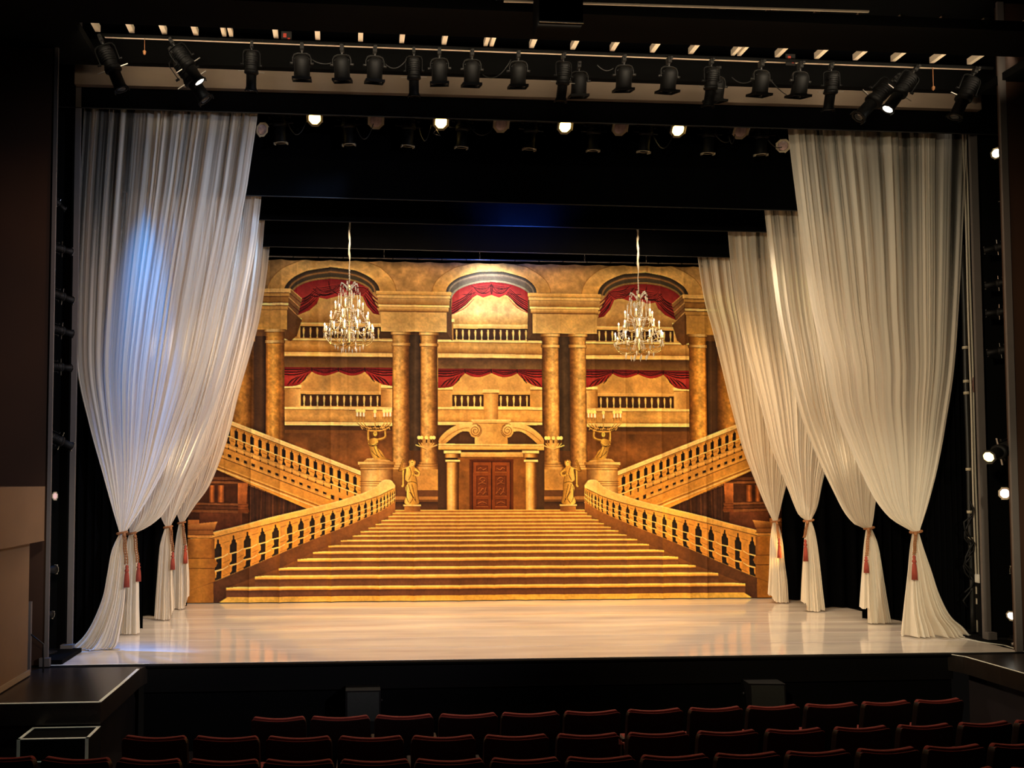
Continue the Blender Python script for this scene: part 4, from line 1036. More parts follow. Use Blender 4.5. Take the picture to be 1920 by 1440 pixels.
drape_set(10.99, T(b1), [(1477, 200), (1480, 247), (1492, 350), (1509, 480), (1524, 580), (1538, 640), (1551, 690), (1564, 760), (1590, 828), (1614, 882), (1640, 934), (1668, 970), (1695, 988), (1711, 996)],
          [(1814, 200), (1814, 252), (1808, 400), (1800, 560), (1790, 690), (1775, 790), (1760, 870), (1745, 930), (1733, 970), (1724, 996)],
          [(1711, 998), (1706, 1030), (1702, 1075), (1697, 1120), (1692, 1160), (1687, 1191)], [(1723, 998), (1733, 1030), (1747, 1070), (1762, 1115), (1782, 1155), (1803, 1175), (1816, 1193)],
          [(0, .01), (1, .01)], ((1711, 997), (1724, 997)), ((1717, 1001), (1714, 1040)), ((1714, 1044), (1713, 1087)),
          'largest white drape on the right, nearest the audience, its hem pooling outwards', 47, pool=.08)
drape_set(11.98, T(b2), [(1432, 340), (1435, 393), (1445, 480), (1458, 580), (1475, 665), (1492, 740), (1512, 805), (1538, 868), (1560, 915), (1583, 960), (1605, 985), (1624, 991)],
          [(1672, 340), (1672, 395), (1668, 600), (1660, 800), (1648, 900), (1641, 945), (1637, 975), (1634, 989)],
          [(1624, 991), (1620, 1020), (1617, 1060), (1614, 1100), (1612, 1134)], [(1634, 991), (1645, 1020), (1652, 1060), (1660, 1115), (1668, 1166)],
          [(0, .25), (.18, .24), (.22, .02), (1, .015)], ((1624, 990), (1635, 990)), ((1629, 994), (1625, 1042)), ((1624, 1045), (1624, 1074)),
          'second white drape on the right, just behind the largest one, hem lifted at one corner', 58)
drape_set(13.16, T(b3), [(1360, 385), (1363, 435), (1370, 510), (1382, 590), (1398, 665), (1427, 770), (1447, 845), (1473, 908), (1493, 958), (1503, 971), (1511, 976)],
          [(1612, 385), (1610, 437), (1600, 650), (1570, 800), (1545, 895), (1533, 950), (1521, 975)],
          [(1510, 977), (1508, 1010), (1505, 1060), (1503, 1100), (1502, 1130)], [(1521, 977), (1528, 1000), (1534, 1040), (1540, 1100), (1544, 1138)],
          [(0, .17), (.15, .13), (.25, .02), (.7, .01), (1, .04)], ((1510, 976), (1522, 976)), ((1514, 980), (1508, 1008)), ((1510, 1014), (1510, 1052)),
          'third white drape on the right, its tassel hanging on its left side', 69)
drape_set(14.10, T(b4), [(1304, 440), (1308, 483), (1320, 560), (1336, 620), (1353, 690), (1370, 760), (1392, 840), (1415, 900), (1435, 948), (1449, 976)],
          [(1565, 440), (1560, 485), (1535, 650), (1505, 800), (1482, 880), (1469, 930), (1458, 976)],
          [(1449, 978), (1444, 1010), (1442, 1060), (1440, 1090), (1439, 1104)], [(1458, 978), (1466, 1010), (1470, 1050), (1475, 1090), (1477, 1126)],
          [(0, .18), (.12, .14), (.3, .04), (.6, .01), (1, .02)], ((1449, 977), (1459, 977)), ((1457, 981), (1460, 1009)), ((1461, 1012), (1463, 1046)),
          'farthest white drape on the right, overlapping the right edge of the painted staircase', 80)
# ------------------------------------------------------------------ stage lamps
def P_clamp():
    bm = bmesh.new(); box(bm, (0, 0, .0), (.045, .075, .075)); cone(bm, (0, -.03, 0), (0, -.075, 0), .009); box(bm, (0, -.08, 0), (.03, .012, .03)); cone(bm, (0, 0, -.02), (0, 0, -.085), .012); return bm
def P_yoke(w, z0, z1, r=.05):
    bm = bmesh.new(); h = w/2
    pts = [(-h, z1), (-h, z0-r), (-h+r*.3, z0-r*.3), (-h+r, z0), (h-r, z0), (h-r*.3, z0-r*.3), (h, z0-r), (h, z1)]
    for (ax, az), (bx, bz) in zip(pts, pts[1:]):
        d = Vector((bx-ax, 0, bz-az)); L = d.length
        box(bm, ((ax+bx)/2, 0, (az+bz)/2), (L+.006, .03, .008), rot=(0, -math.atan2(d.z, d.x), 0))
    for s in (-1, 1): cone(bm, (s*(h-.01), 0, z1+.01), (s*(h+.035), 0, z1+.01), .014, seg=8)
    return bm
def pivot(parent, z, tilt):
    pass
def rotx(bm, z, a):
    bmesh.ops.rotate(bm, verts=bm.verts[:], cent=(0, 0, z), matrix=Matrix.Rotation(a, 3, 'X')); return bm
def ring_frame(s, z, t=.006, oct_=True):
    bm = bmesh.new(); n = 8; 
    o = [(s*math.cos(PI/8+PI/4*k)*1.06, s*math.sin(PI/8+PI/4*k)*1.06) for k in range(n)]; i_ = [(x*.72, y*.72) for x, y in o]
    A = [bm.verts.new((x, y, z)) for x, y in o]; B = [bm.verts.new((x, y, z)) for x, y in i_]; C2 = [bm.verts.new((x, y, z-t)) for x, y in o]; D = [bm.verts.new((x, y, z-t)) for x, y in i_]
    for k in range(n):
        j = (k+1) % n
        bm.faces.new((A[k], A[j], B[j], B[k])); bm.faces.new((C2[j], C2[k], D[k], D[j])); bm.faces.new((A[j], A[k], C2[k], C2[j])); bm.faces.new((B[k], B[j], D[j], D[k]))
    for s2 in (-1, 1): box(bm, (s2*s*.95, 0, z-.012), (.012, s*.9, .03)); 
    return bm

def make_profile(tilt, frame_mat='black_metal', lens='gel_lens'):
    """long spotlight hanging under its clamp; tilt about the bar (radians, + = upstage)"""
    t = thing('profile_spotlight', 'profile', 'stage light')
    obj('clamp', P_clamp(), 'dark_metal', t); obj('yoke', P_yoke(.25, -.085, -.32), 'black_metal', t)
    pz = -.31
    bm = bmesh.new(); lathe(bm, [(.03, .19), (.07, .18), (.085, .14), (.085, -.03), (.095, -.05), (.10, -.07)], (0, 0, pz), 18)
    for k in range(5): lathe(bm, [(.088, .13-k*.03), (.095, .128-k*.03), (.095, .120-k*.03), (.088, .118-k*.03)], (0, 0, pz), 18)
    cone(bm, (0, .05, pz+.19), (.02, .12, pz+.25), .008, seg=6)
    obj('lamp_housing', rotx(bm, pz, tilt), 'black_metal', t)
    bm = bmesh.new(); lathe(bm, [(.10, -.07), (.105, -.075), (.105, -.115), (.08, -.13)], (0, 0, pz), 18)
    sb = obj('shutter_barrel', rotx(bm, pz, tilt), 'black_metal', t)
    for s in (-1, 1):
        bm = bmesh.new(); box(bm, (.145*s, 0, pz-.088), (.10, .02, .008)); obj('shutter_handle', rotx(bm, pz, tilt), 'steel', sb)
    bm = bmesh.new(); lathe(bm, [(.075, -.125), (.075, -.30), (.088, -.33), (.088, -.345), (.07, -.345)], (0, 0, pz), 18)
    lt = obj('lens_tube', rotx(bm, pz, tilt), 'black_metal', t)
    bm = bmesh.new(); lathe(bm, [(.01, -.356), (.05, -.353), (.07, -.346)], (0, 0, pz), 16); obj('lens', rotx(bm, pz, tilt), lens, lt)
    obj('color_frame', rotx(ring_frame(.095, pz-.347), pz, tilt), frame_mat, t)
    return t
def make_wash(tilt):
    t = thing('wash_light', 'wash', 'stage light')
    obj('clamp', P_clamp(), 'dark_metal', t); obj('yoke', P_yoke(.23, -.085, -.22, .06), 'steel' if False else 'dark_metal', t)
    pz = -.22; bm = bmesh.new()
    lathe(bm, [(.05, .10), (.085, .08), (.098, .03), (.10, -.14), (.112, -.15), (.112, -.165), (.09, -.165)], (0, 0, pz), 20)
    for k in range(4): box(bm, (0, 0, pz+.06-k*.03), (.196, .05, .008))
    obj('lamp_housing', rotx(bm, pz, tilt), 'black_metal', t)
    bm = bmesh.new(); box(bm, (-.115, 0, pz-.175), (.012, .235, .03)); box(bm, (.115, 0, pz-.175), (.012, .235, .03)); box(bm, (0, -.115, pz-.175), (.235, .012, .03)); box(bm, (0, .115, pz-.175), (.235, .012, .03))
    obj('color_frame', rotx(bm, pz, tilt), 'black_metal', t)
    bm = bmesh.new(); lathe(bm, [(.01, -.178), (.06, -.174), (.09, -.166)], (0, 0, pz), 18); obj('lens', rotx(bm, pz, tilt), 'gel_lens', t)
    return t
def make_par(tilt, lens):
    t = thing('par_lamp', 'par', 'stage light')
    obj('clamp', P_clamp(), 'dark_metal', t); obj('yoke', P_yoke(.25, -.085, -.24), 'black_metal', t)
    pz = -.24; bm = bmesh.new(); lathe(bm, [(.04, .16), (.07, .14), (.085, .07), (.105, -.03), (.11, -.14), (.10, -.14)], (0, 0, pz), 20)
    obj('can', rotx(bm, pz, tilt), 'black_metal', t)
    bm = bmesh.new(); lathe(bm, [(.02, -.160), (.07, -.154), (.098, -.143)], (0, 0, pz), 20); obj('lens', rotx(bm, pz, tilt), lens, t)
    obj('color_frame', rotx(ring_frame(.118, pz-.142), pz, tilt), 'pale_frame', t)
    return t
def aim_thing(o, p, rot=(0, 0, 0)): o.location = p; o.rotation_euler = rot; return o

# ---- front lighting bar under the header
YB = 9.92
zbar = zx((205, 66), (1840, 127), YB)
bm = bmesh.new(); tube(bm, [(x, YB, zbar(x)) for x in np.linspace(-3.1, 8.55, 9)], .02, 10)
tag(obj('lighting_pipe', bm, 'black_paint'), 'long black pipe carrying the front row of stage lights under the ceiling slot', 'pipe')
GF = 'stage lights on the front pipe'
prof0 = make_profile(.35); wash0 = make_wash(.30)
PX = [472, 776, 1056, 1333, 1557]; WX = [566, 641, 703, 824, 885, 972, 1094, 1170, 1254, 1357, 1427, 1500]
pname = ['leftmost upright long spotlight on the front pipe, beside the left tilted pair', 'long black spotlight hanging second from left on the front pipe', 'long black spotlight hanging at the middle of the front pipe', 'long black spotlight hanging fourth from left on the front pipe', 'long spotlight with a blue-lit flank at the right of the front pipe']
for i, x in enumerate(PX):
    o = prof0 if i == 0 else dup(prof0)
    xx = on_y(x, 70, YB).x; aim_thing(o, (xx, YB, zbar(xx)-.055), (0, 0, rng.uniform(-.15, .15))); o.scale = (.84,)*3; tag(o, pname[i], None, GF)
for i, x in enumerate(WX):
    o = wash0 if i == 0 else dup(wash0)
    xx = on_y(x, 110, YB).x; aim_thing(o, (xx, YB+(.2 if x in (1357, 1094) else 0), zbar(xx)-.06), (0, 0, rng.uniform(-.12, .12)))
    tag(o, 'short black wash light, %s of twelve from the left on the front pipe' % ORD[i], None, GF)
# tilted spotlights at both ends
def tilted(x, y, ang, label, lens='gel_lens', sc=1.0, tilt=.15, dy=0.0):
    o = make_profile(tilt, 'black_metal', lens); xx = on_y(x, y, YB).x
    aim_thing(o, (xx, YB-.02+dy, zbar(xx)-.06), (0, ang, 0)); o.scale = (sc,)*3; tag(o, label, None, GF); return o
tilted(190, 75, -.38, 'dark tilted spotlight at the far left end of the front pipe')
tilted(315, 80, -.62, 'dark long spotlight leaning right behind the lit one at the left of the front pipe', sc=1.1, dy=.24)
tilted(322, 85, -.62, 'tilted spotlight showing a bright round lens at the left of the front pipe', 'lens_white', sc=.9)
tilted(1715, 140, .60, 'tilted spotlight showing a bright round lens at the right of the front pipe', 'lens_white', sc=.98)
tilted(1700, 135, .75, 'dark long spotlight leaning left behind the lit one at the right of the front pipe', sc=1.1, dy=.24)
tilted(1826, 145, .40, 'dark tilted spotlight at the far right end of the front pipe')

# ---- first electric behind the nearest border
YE = 11.34
zel = lambda x: b1(x)+.30
bm = bmesh.new(); tube(bm, [(x, YE, zel(x)) for x in np.linspace(-2.2, 7.4, 7)], .024, 10)
tag(obj('lighting_pipe', bm, 'black_metal'), 'second pipe of stage lights, just below the nearest black border', 'pipe')
GE = 'stage lights on the second pipe'
zt_ = lambda px: on_y(px, 222+(px-524)*.031, YE)
pe0 = make_profile(.25, 'pale_frame'); EX = [524, 652, 767, 868, 997, 1115, 1213, 1332, 1430]
for i, x in enumerate(EX):
    o = pe0 if i == 0 else dup(pe0)
    p = on_y(x, 264+(x-524)*.0245, YE); aim_thing(o, (p.x, YE, p.z+.655*1.0), (0, 0, rng.uniform(-.25, .25)))
    tag(o, 'black spotlight with pale front frame, %s of nine from left on the second pipe' % ORD[i], None, GE)
lit0 = make_par(-.95, 'lens_warm'); un0 = make_par(-.95, 'foil')
for i, x in enumerate([590, 827, 1060, 1272]):
    o = lit0 if i == 0 else dup(lit0); p = on_y(x, 222+(x-590)*.032, YE); aim_thing(o, (p.x, YE+.13, p.z+.335))
    tag(o, 'glowing yellow round lamp, %s of four from the left on the second pipe' % ORD[i], None, GE)
for i, x in enumerate([705, 940, 1163, 1390]):
    o = un0 if i == 0 else dup(un0); p = on_y(x, 224+(x-590)*.028, YE); aim_thing(o, (p.x, YE+.13, p.z+.335))
    tag(o, 'unlit pale faced round lamp, %s of four from the left on the second pipe' % ORD[i], None, GE)
# two partly hidden gel holders at the ends
for x, y, a, lab in ((488, 258, -.9, 'small tilted lamp beside the top edge of the largest left drape'), (1470, 284, .75, 'small tilted lamp with pale gel beside the top of the largest right drape')):
    o = make_par(-.6, 'foil'); p = on_y(x, y, YE); aim_thing(o, (p.x-.30*math.sin(-a)*.9, YE+.05, p.z+.30), (0, a, 0)); o.scale = (.85,)*3; tag(o, lab, None, GE)

# ---- lamps in the side slots
def boom(px, Y, lab):
    x = on_y(px, 700, Y).x; bm = bmesh.new(); cone(bm, (x, Y, .05), (x, Y, 8.4), .024, seg=12); lathe(bm, [(.16, 0), (.16, .015), (.05, .03), (.03, .06)], (x, Y, .055), 16)
    tag(obj('boom_pipe', bm, 'black_metal'), lab, 'pipe'); return x
xbl = boom(91, 10.36, 'vertical black pipe carrying the lamps of the left side slot')
xbr = boom(1902, 10.30, 'vertical black pipe carrying the lamps of the right side slot')
def side(y, ang, left, label, kind='profile', lens='gel_lens', sc=.82, frame='dark_metal', yaw=.95):
    Y = (10.36 if left else 10.30)-.10
    mk = {'profile': lambda: make_profile(0.0, frame, lens), 'par': lambda: make_par(0.0, lens)}[kind]
    o = mk(); p = on_y(92 if left else 1901, y, Y)
    s = -1 if left else 1
    if lens in ('gel_lens', 'foil'): sc *= .66
    aim_thing(o, (xbl if left else xbr, Y, p.z+.0), (0, s*(PI/2+ang), 0)); o.scale = (sc,)*3
    if lens not in ('gel_lens', 'foil'):
        yaw = -.35
        if not left: o.location.x -= .10
    o.rotation_euler = (0, s*(PI/2+ang), -yaw*s); tag(o, label, None, 'lamps in the side slots'); return o
GL = 'lamp in the left side slot, '
side(365, -.5, True, GL+'topmost, only its thin pale yoke showing', sc=.6)
side(460, 0, True, GL+'second from the top, housing catching pale light', sc=.78, frame='steel')
side(545, -.15, True, GL+'third from the top, level and dark', sc=.85, frame='steel')
side(612, -.1, True, GL+'fourth from the top, dimmer than those above', sc=.85)
side(685, .02, True, GL+'fifth from the top, almost black')
side(812, -.38, True, GL+'tilted downwards beside the pale post', frame='steel', sc=.95)
side(930, .0, True, GL+'pinkish glint on lens, level with pier', 'par', 'lens_glint', .45)
side(1070, .0, True, GL+'second from the bottom, pale frame edge showing', 'par', 'gel_lens', .75)
side(1150, -.25, True, GL+'lowest, bright white glint', 'par', 'foil', .62)
GR = 'lamp in the right side slot, '
side(285, -.25, False, GR+'topmost, shining bright white', 'par', 'lens_hot', .62)
side(345, -.95, False, GR+'pale housing hanging just below the bright one', sc=.6, frame='steel')
side(455, -.08, False, GR+'third from the top, level with a dark housing', frame='dark_metal')
side(524, -.05, False, GR+'fourth from the top, dark with faint edges')
side(580, .0, False, GR+'fifth from the top, level and dim')
side(650, -.12, False, GR+'sixth from the top, above the long empty gap')
side(832, -.30, False, GR+'lit warm yellow, tilted down', lens='lens_warm', sc=.95)
side(925, .0, False, GR+'with a pinkish lit face', 'par', 'lens_pink', .7)
side(1072, .05, False, GR+'second from bottom, pale barn doors', 'par', 'foil', .68)
side(1147, -.2, False, GR+'lowest, with a bright white vertical glint', 'par', 'lens_white', .55)

# ---- cables looping between lamps
def cable(a, b, dip, Y, label, r=.006):
    A, B = on_y(*a, Y), on_y(*b, Y); bm = bmesh.new(); tube(bm, sag(A, B, dip), r, 5)
    tag(obj('power_cable', bm, 'dark_metal'), label, 'cable', 'thin lamp cables')
for a, b, d, l in (((585, 112), (622, 118), .03, 'cable looping right from the first short front light'), ((722, 120), (762, 112), .08, 'cable looping left of the second long front spotlight'), ((905, 140), (958, 112), .12, 'cable looping left of the sixth short front light'),
                   ((1150, 128), (1120, 122), .05, 'cable curling beside the middle long front spotlight'), ((1372, 145), (1408, 152), .05, 'cable looping at the fourth long front spotlight'), ((1445, 150), (1475, 178), .02, 'cable dangling from the eleventh short front light')):
    cable(a, b, d, YB-.13, l)
for a, b, d, l in (((540, 232), (575, 226), .18, 'cable loop beside the first pale framed spotlight'), ((668, 238), (700, 232), .2, 'cable loop between the second spotlight and its neighbour'), ((785, 238), (808, 234), .22, 'cable loop right of the third pale framed spotlight'),
                   ((880, 236), (925, 240), .12, 'cable loop right of the fourth pale framed spotlight'), ((1225, 254), (1262, 252), .2, 'cable loop left of the last glowing yellow lamp'), ((1340, 250), (1372, 262), .08, 'cable loop right of the eighth pale framed spotlight'), ((1366, 252), (1378, 252), .14, 'narrow cable loop near the last unlit round lamp'), ((1440, 262), (1466, 276), .05, 'cable running down to the lamp by the right drape')):
    cable(a, b, d, YE-.10, l, .007)
# clothes-hanger shaped wire, safety weights and tags on the bars
p = [on_y(x, y, YE) for x, y in ((812, 250), (818, 243), (826, 255), (812, 250))]; bm = bmesh.new(); tube(bm, p, .006, 5); tag(obj('wire_hanger', bm, 'lens_warm' if False else 'steel'), 'bent pale wire loop hanging under the second glowing lamp', 'wire')
for x, y, l in ((271, 98, 'small plumb weight on a cord between the two left tilted front lights'), (1750, 165, 'small plumb weight on a cord between the two right tilted front lights')):
    p = on_y(x, y, YB); q = zbar(p.x); bm = bmesh.new(); tube(bm, [(p.x, YB, q), (p.x, YB, p.z)], .004, 5); lathe(bm, [(.004, .03), (.022, .01), (.016, -.02), (.004, -.035)], p, 10); tag(obj('plumb_weight', bm, 'amber_box'), l, 'weight')
for x, y, l in ((537, 70, 'red and grey tag at the left part of the ceiling slot'), (1482, 112, 'red and grey tag at the right part of the ceiling slot')):
    p = on_y(x, y, 10.05); t = thing('slot_tag', l, 'tag', p); bm = bmesh.new(); box(bm, (0, 0, 0), (.13, .01, .15)); obj('plate', bm, 'dark_metal', t); bm = bmesh.new(); box(bm, (-.02, -.008, .02), (.04, .006, .05)); box(bm, (.03, -.008, -.03), (.03, .006, .04)); obj('red_mark', bm, 'red_tag', t)
# hung black loudspeaker box at the top
p0, p1 = on_y(1011, 42, 8.4), on_y(1094, 43, 8.4)
t = thing('hung_loudspeaker', 'black box hung at top centre, with one thin pale line along its lower edge', 'loudspeaker', ((p0.x+p1.x)/2, 8.4, p0.z))
bm = bmesh.new(); bevel_box(bm, (0, .15, .26), (p1.x-p0.x, .3, .5), .01); obj('cabinet', bm, 'black_paint', t)
bm = bmesh.new(); box(bm, (0, -.006, .008), (p1.x-p0.x, .01, .012)); obj('lit_gap_strip', bm, 'tape', t)  # pale strip stands in for light showing through a gap
# ------------------------------------------------------------------ chandeliers
def make_chandelier():
    t = thing('crystal_chandelier', 'chandelier', 'chandelier')
    bm = bmesh.new(); lathe(bm, [(.004, .0), (.012, -.03), (.03, -.06), (.045, -.09), (.02, -.13), (.016, -.25), (.03, -.30), (.014, -.36), (.018, -.55), (.04, -.62), (.02, -.68), (.026, -.80), (.055, -.88), (.03, -.95), (.06, -1.0), (.035, -1.05), (.004, -1.08)], (0, 0, 0), 14)
    obj('stem', bm, 'chandelier_metal', t)
    bm = bmesh.new()
    for k in range(6):
        a = PI/3*k; c, s = math.cos(a), math.sin(a)
        pts = [(.02*c, .02*s, -.12), (.06*c, .06*s, -.06), (.10*c, .10*s, -.01), (.135*c, .135*s, -.0), (.15*c, .15*s, -.04)]
        tube(bm, [Vector(p) for p in pts], .008, 6)
        for q in np.linspace(0, 1, 9):
            i = min(3, int(q*4)); f = q*4-i; p = Vector(pts[i]).lerp(Vector(pts[i+1]), f); octa(bm, p+Vector((0, 0, .012)), .013, .015)
    obj('crown', bm, 'crystal', t)
    tiers = [(.24, -.455, -.60, 6, .0), (.335, -.645, -.78, 8, .2), (.435, -.85, -.98, 12, .1)]
    cups = []
    for ti, (R, zc, zs, n, ph) in enumerate(tiers):
        for k in range(n):
            a = ph+2*PI*k/n; r = R*(1-.10*(k % 2)*(ti == 2)); c, s = math.cos(a), math.sin(a)
            bm = bmesh.new()
            pts = smooth3([(0.02, zs), (r*.3, zs-.05), (r*.65, zs-.055), (r*.92, zs-.0), (r, zc)])
            tube(bm, [(x*c, x*s, z) for x, z in pts], .008, 6)
            lathe(bm, [(.006, -.012), (.030, .0), (.040, .010), (.028, .006)], (r*c, r*s, zc), 10)
            arm = obj('arm', bm, 'chandelier_metal', t)
            bm = bmesh.new(); cone(bm, (r*c, r*s, zc+.004), (r*c, r*s, zc+.105), .0125, .0115, 10); obj('candle', bm, 'candle_sleeve', arm)
            bm = bmesh.new(); lathe(bm, [(.005, 0), (.012, .010), (.013, .02), (.006, .036), (.001, .046)], (r*c, r*s, zc+.105), 10); obj('bulb', bm, 'bulb', arm)
            cups.append((ti, Vector((r*c, r*s, zc))))
    # strings of beads between crown and tiers
    prev = [Vector((.15*math.cos(PI/3*k), .15*math.sin(PI/3*k), -.04)) for k in range(6)]
    for ti in range(3):
        cur = [p for q, p in cups if q == ti]
        for p in cur:
            q = min(prev, key=lambda w: (w-p).length); bm = bmesh.new()
            for b in sag(q, p, .05, 16): octa(bm, b, .010, .013)
            obj('bead_string', bm, 'crystal', t)
        for i, p in enumerate(cur):
            bm = bmesh.new()
            for b in sag(p, cur[(i+1) % len(cur)], .055, 10): octa(bm, b, .009, .011)
            obj('bead_string', bm, 'crystal', t)
        prev = cur
    def drop(p, L):
        bm = bmesh.new(); octa(bm, p+Vector((0, 0, -.012)), .007, .008); octa(bm, p+Vector((0, 0, -.035)), .015, L); obj('crystal_drop', bm, 'crystal', t)
    g = np.random.default_rng(5)
    for ti, p in cups:
        for da in (-.035, .035):
            d = Vector((-p.y, p.x, 0)).normalized()*da; drop(p+d+Vector((0, 0, -.005)), g.uniform(.04, .065))
    for k in range(14):
        a = 2*PI*k/14; r = .24 if k % 2 else .13; drop(Vector((r*math.cos(a), r*math.sin(a), -1.03-(.0 if k % 2 else .05))), g.uniform(.05, .08))
    for k in range(6):
        a = PI/3*k; drop(Vector((.15*math.cos(a), .15*math.sin(a), -.06)), .06); drop(Vector((.09*math.cos(a+.4), .09*math.sin(a+.4), -.15)), .07)
    bm = bmesh.new()
    for k in range(6):
        a = PI/3*k+.5; x, y = .19*math.cos(a), .19*math.sin(a); lathe(bm, [(.008, -.40), (.012, -.33), (.005, -.28), (.011, -.24), (.001, -.15)], (x, y, 0), 6)
        tube(bm, sag((x, y, -.39), (.03*math.cos(a), .03*math.sin(a), -.40), .05, 8), .005, 5)
    obj('spire', bm, 'crystal', t)
    bm = bmesh.new()
    for k in range(10):
        a = 2*PI*k/10
        for z in np.linspace(-.18, -.42, 10): octa(bm, Vector(((.075+.03*math.sin((z+.18)*13))*math.cos(a), (.075+.03*math.sin((z+.18)*13))*math.sin(a), z)), .012, .014)
    for k in range(12):
        a = 2*PI*k/12
        for z in np.linspace(-.45, -.97, 20): octa(bm, Vector(((.09+.035*math.sin((z+.45)*9+1))*math.cos(a), (.09+.035*math.sin((z+.45)*9+1))*math.sin(a), z)), .011, .014)
    tag(obj('bead_curtain', bm, 'crystal', t), None, None, None, 'stuff')
    return t
def smooth3(pts): return smooth(pts, 5)
YC = 13.45
ch0 = make_chandelier()
for i, (x, y, yr, lab, rl) in enumerate(((655, 532, 405, 'crystal chandelier with lit candle bulbs, hanging before the left painted arch', 'pale rope holding up the chandelier at the left painted arch'),
                                         (1197, 550, 425, 'crystal chandelier with lit candle bulbs, hanging before the right painted arch', 'pale rope holding up the chandelier at the right painted arch'))):
    o = ch0 if i == 0 else dup(ch0); p = on_y(x, y, YC); o.location = p; o.rotation_euler = (0, 0, .25+.8*i); tag(o, lab, None, 'crystal chandeliers')
    q = on_y(x, yr, YC); bm = bmesh.new(); n = 26
    tube(bm, [(p.x+.006*math.sin(k*1.1), YC, p.z+(q.z+.3-p.z)*k/n) for k in range(n+1)], [.007+.010*(k > n*.28)+.004*math.sin(k*2.3)*(k > n*.28) for k in range(n+1)], 6)
    for k in range(5): 
        z = p.z+.02+k*.045; lathe(bm, [(.004, .02), (.012, .01), (.012, -.01), (.004, -.02)], (p.x, YC, z+.02), 6)
    tag(obj('hanging_rope', bm, 'rope'), rl, 'rope', 'chandelier ropes')
# batten over the painted cloth with its ties
YT = BY+.03
bm = bmesh.new(); zb_ = BZ1+.06; tube(bm, [(x, YT, zb_) for x in np.linspace(BX0, BX1, 9)], .022, 10)
t = tag(obj('hanging_pipe', bm, 'steel'), 'dark pipe along the top of the painted cloth', 'pipe')
bm = bmesh.new(); 
for k in range(25):
    x = BX0+.23+k*.46; tube(bm, [(x, YT-.03, zb_-.07), (x, YT-.03, zb_), (x, YT+.02, zb_+.02)], .006, 5)
obj('tie', bm, 'black_velour', t)
bm = bmesh.new()
for px in (720, 899, 1095, 1210): 
    x = on_y(px, 470, YT).x; cone(bm, (x, YT-.04, zb_), (x, YT-.04, zb_+2.4), .006, seg=6); box(bm, (x, YT-.04, zb_+.06), (.03, .02, .05))
obj('pick_line', bm, 'steel', t)
# ------------------------------------------------------------------ seats
def make_seat():
    t = thing('theatre_seat', 'seat', 'seat'); w = .5
    def outline(hw, zt, zb, sagz, r):
        pts = [(-hw+.015, zb), (-hw, zb+.2)]
        for k in range(7): a = PI-PI/2*k/6; pts.append((-hw+r+r*math.cos(a), zt-r+r*math.sin(a)))
        for k in range(1, 12): x = -hw+r+(2*hw-2*r)*k/12; pts.append((x, zt-sagz*math.sin(PI*k/12)))
        for k in range(7): a = PI/2-PI/2*k/6; pts.append((hw-r+r*math.cos(a), zt-r+r*math.sin(a)))
        pts += [(hw, zb+.2), (hw-.015, zb)]; return pts
    tilt = lambda x, y, z: (x, y-(z-.45)*.16, z)
    def slab(o, y0, y1, bev):
        bm = bmesh.new(); A = [bm.verts.new(tilt(x, y0, z)) for x, z in o]; B = [bm.verts.new(tilt(x, y1, z)) for x, z in o]; n = len(o)
        bm.faces.new(A); bm.faces.new(B[::-1])
        for i in range(n): bm.faces.new((A[i], B[i], B[(i+1) % n], A[(i+1) % n]))
        bmesh.ops.recalc_face_normals(bm, faces=bm.faces[:])
        es = [e for e in bm.edges if len(e.link_faces) == 2 and abs(e.link_faces[0].normal.dot(e.link_faces[1].normal)) < .3]
        bmesh.ops.bevel(bm, geom=es, offset=bev, segments=2, profile=.5, affect='EDGES'); return bm
    obj('back_panel', slab(outline(w-.014, .925, .36, .022, .05), -.02, .046, .005), 'seat_black', t)
    obj('back_cushion', slab(outline(w-.030, .946, .42, .022, .06), .010, .056, .014), 'seat_red', t)
    oo = outline(w-.012, .927, .40, .022, .05)[5:-5]; bm = bmesh.new(); tube(bm, [tilt(x, -.012, z) for x, z in oo], .0055, 5); obj('edge_piping', bm, 'seat_red', t)
    bm = bmesh.new(); bevel_box(bm, (0, .30, .46), (.86, .44, .09), .03, 2, (.18, 0, 0)); obj('seat_cushion', bm, 'seat_red', t)
    bm = bmesh.new(); box(bm, (-.49, .18, .29), (.035, .26, .58)); box(bm, (-.49, .18, .015), (.06, .36, .03)); obj('side_frame', bm, 'seat_black', t)
    bm = bmesh.new(); bevel_box(bm, (-.49, .19, .62), (.07, .36, .035), .012); obj('armrest', bm, 'seat_black', t)
    return t
rows = [
 ('front row', -.07, [(471, 576, 1342), (581, 696, 1338), (700, 813, 1335), (819, 933, 1334), (936, 1050, 1334), (1052, 1162, 1330), (1168, 1278, 1326), (1282, 1388, 1322), (1390, 1495, 1319), (1497, 1603, 1315), (1605, 1703, 1312), (1703, 1801, 1308)]),
 ('second row', .00, [(233, 358, 1375), (364, 491, 1377), (499, 625, 1377), (632, 759, 1377), (768, 892, 1375), (902, 1027, 1372), (1037, 1160, 1371), (1169, 1289, 1369), (1298, 1418, 1366), (1426, 1542, 1363), (1553, 1664, 1359), (1669, 1779, 1354), (1781, 1887, 1349), (1889, 1995, 1346)]),
 ('third row', .05, [(-58, 79, 1412), (82, 217, 1416), (222, 347, 1418), (354, 492, 1419), (494, 630, 1419), (635, 771, 1419), (774, 909, 1418), (914, 1049, 1416), (1054, 1188, 1413), (1193, 1326, 1411), (1330, 1458, 1407), (1462, 1588, 1403), (1593, 1715, 1398), (1717, 1837, 1393), (1839, 1960, 1388)]),
 ('fourth row', .10, [(1735, 1865, 1437), (1871, 2000, 1431)])]
seat0 = make_seat(); firsts = True
bmf = bmesh.new()
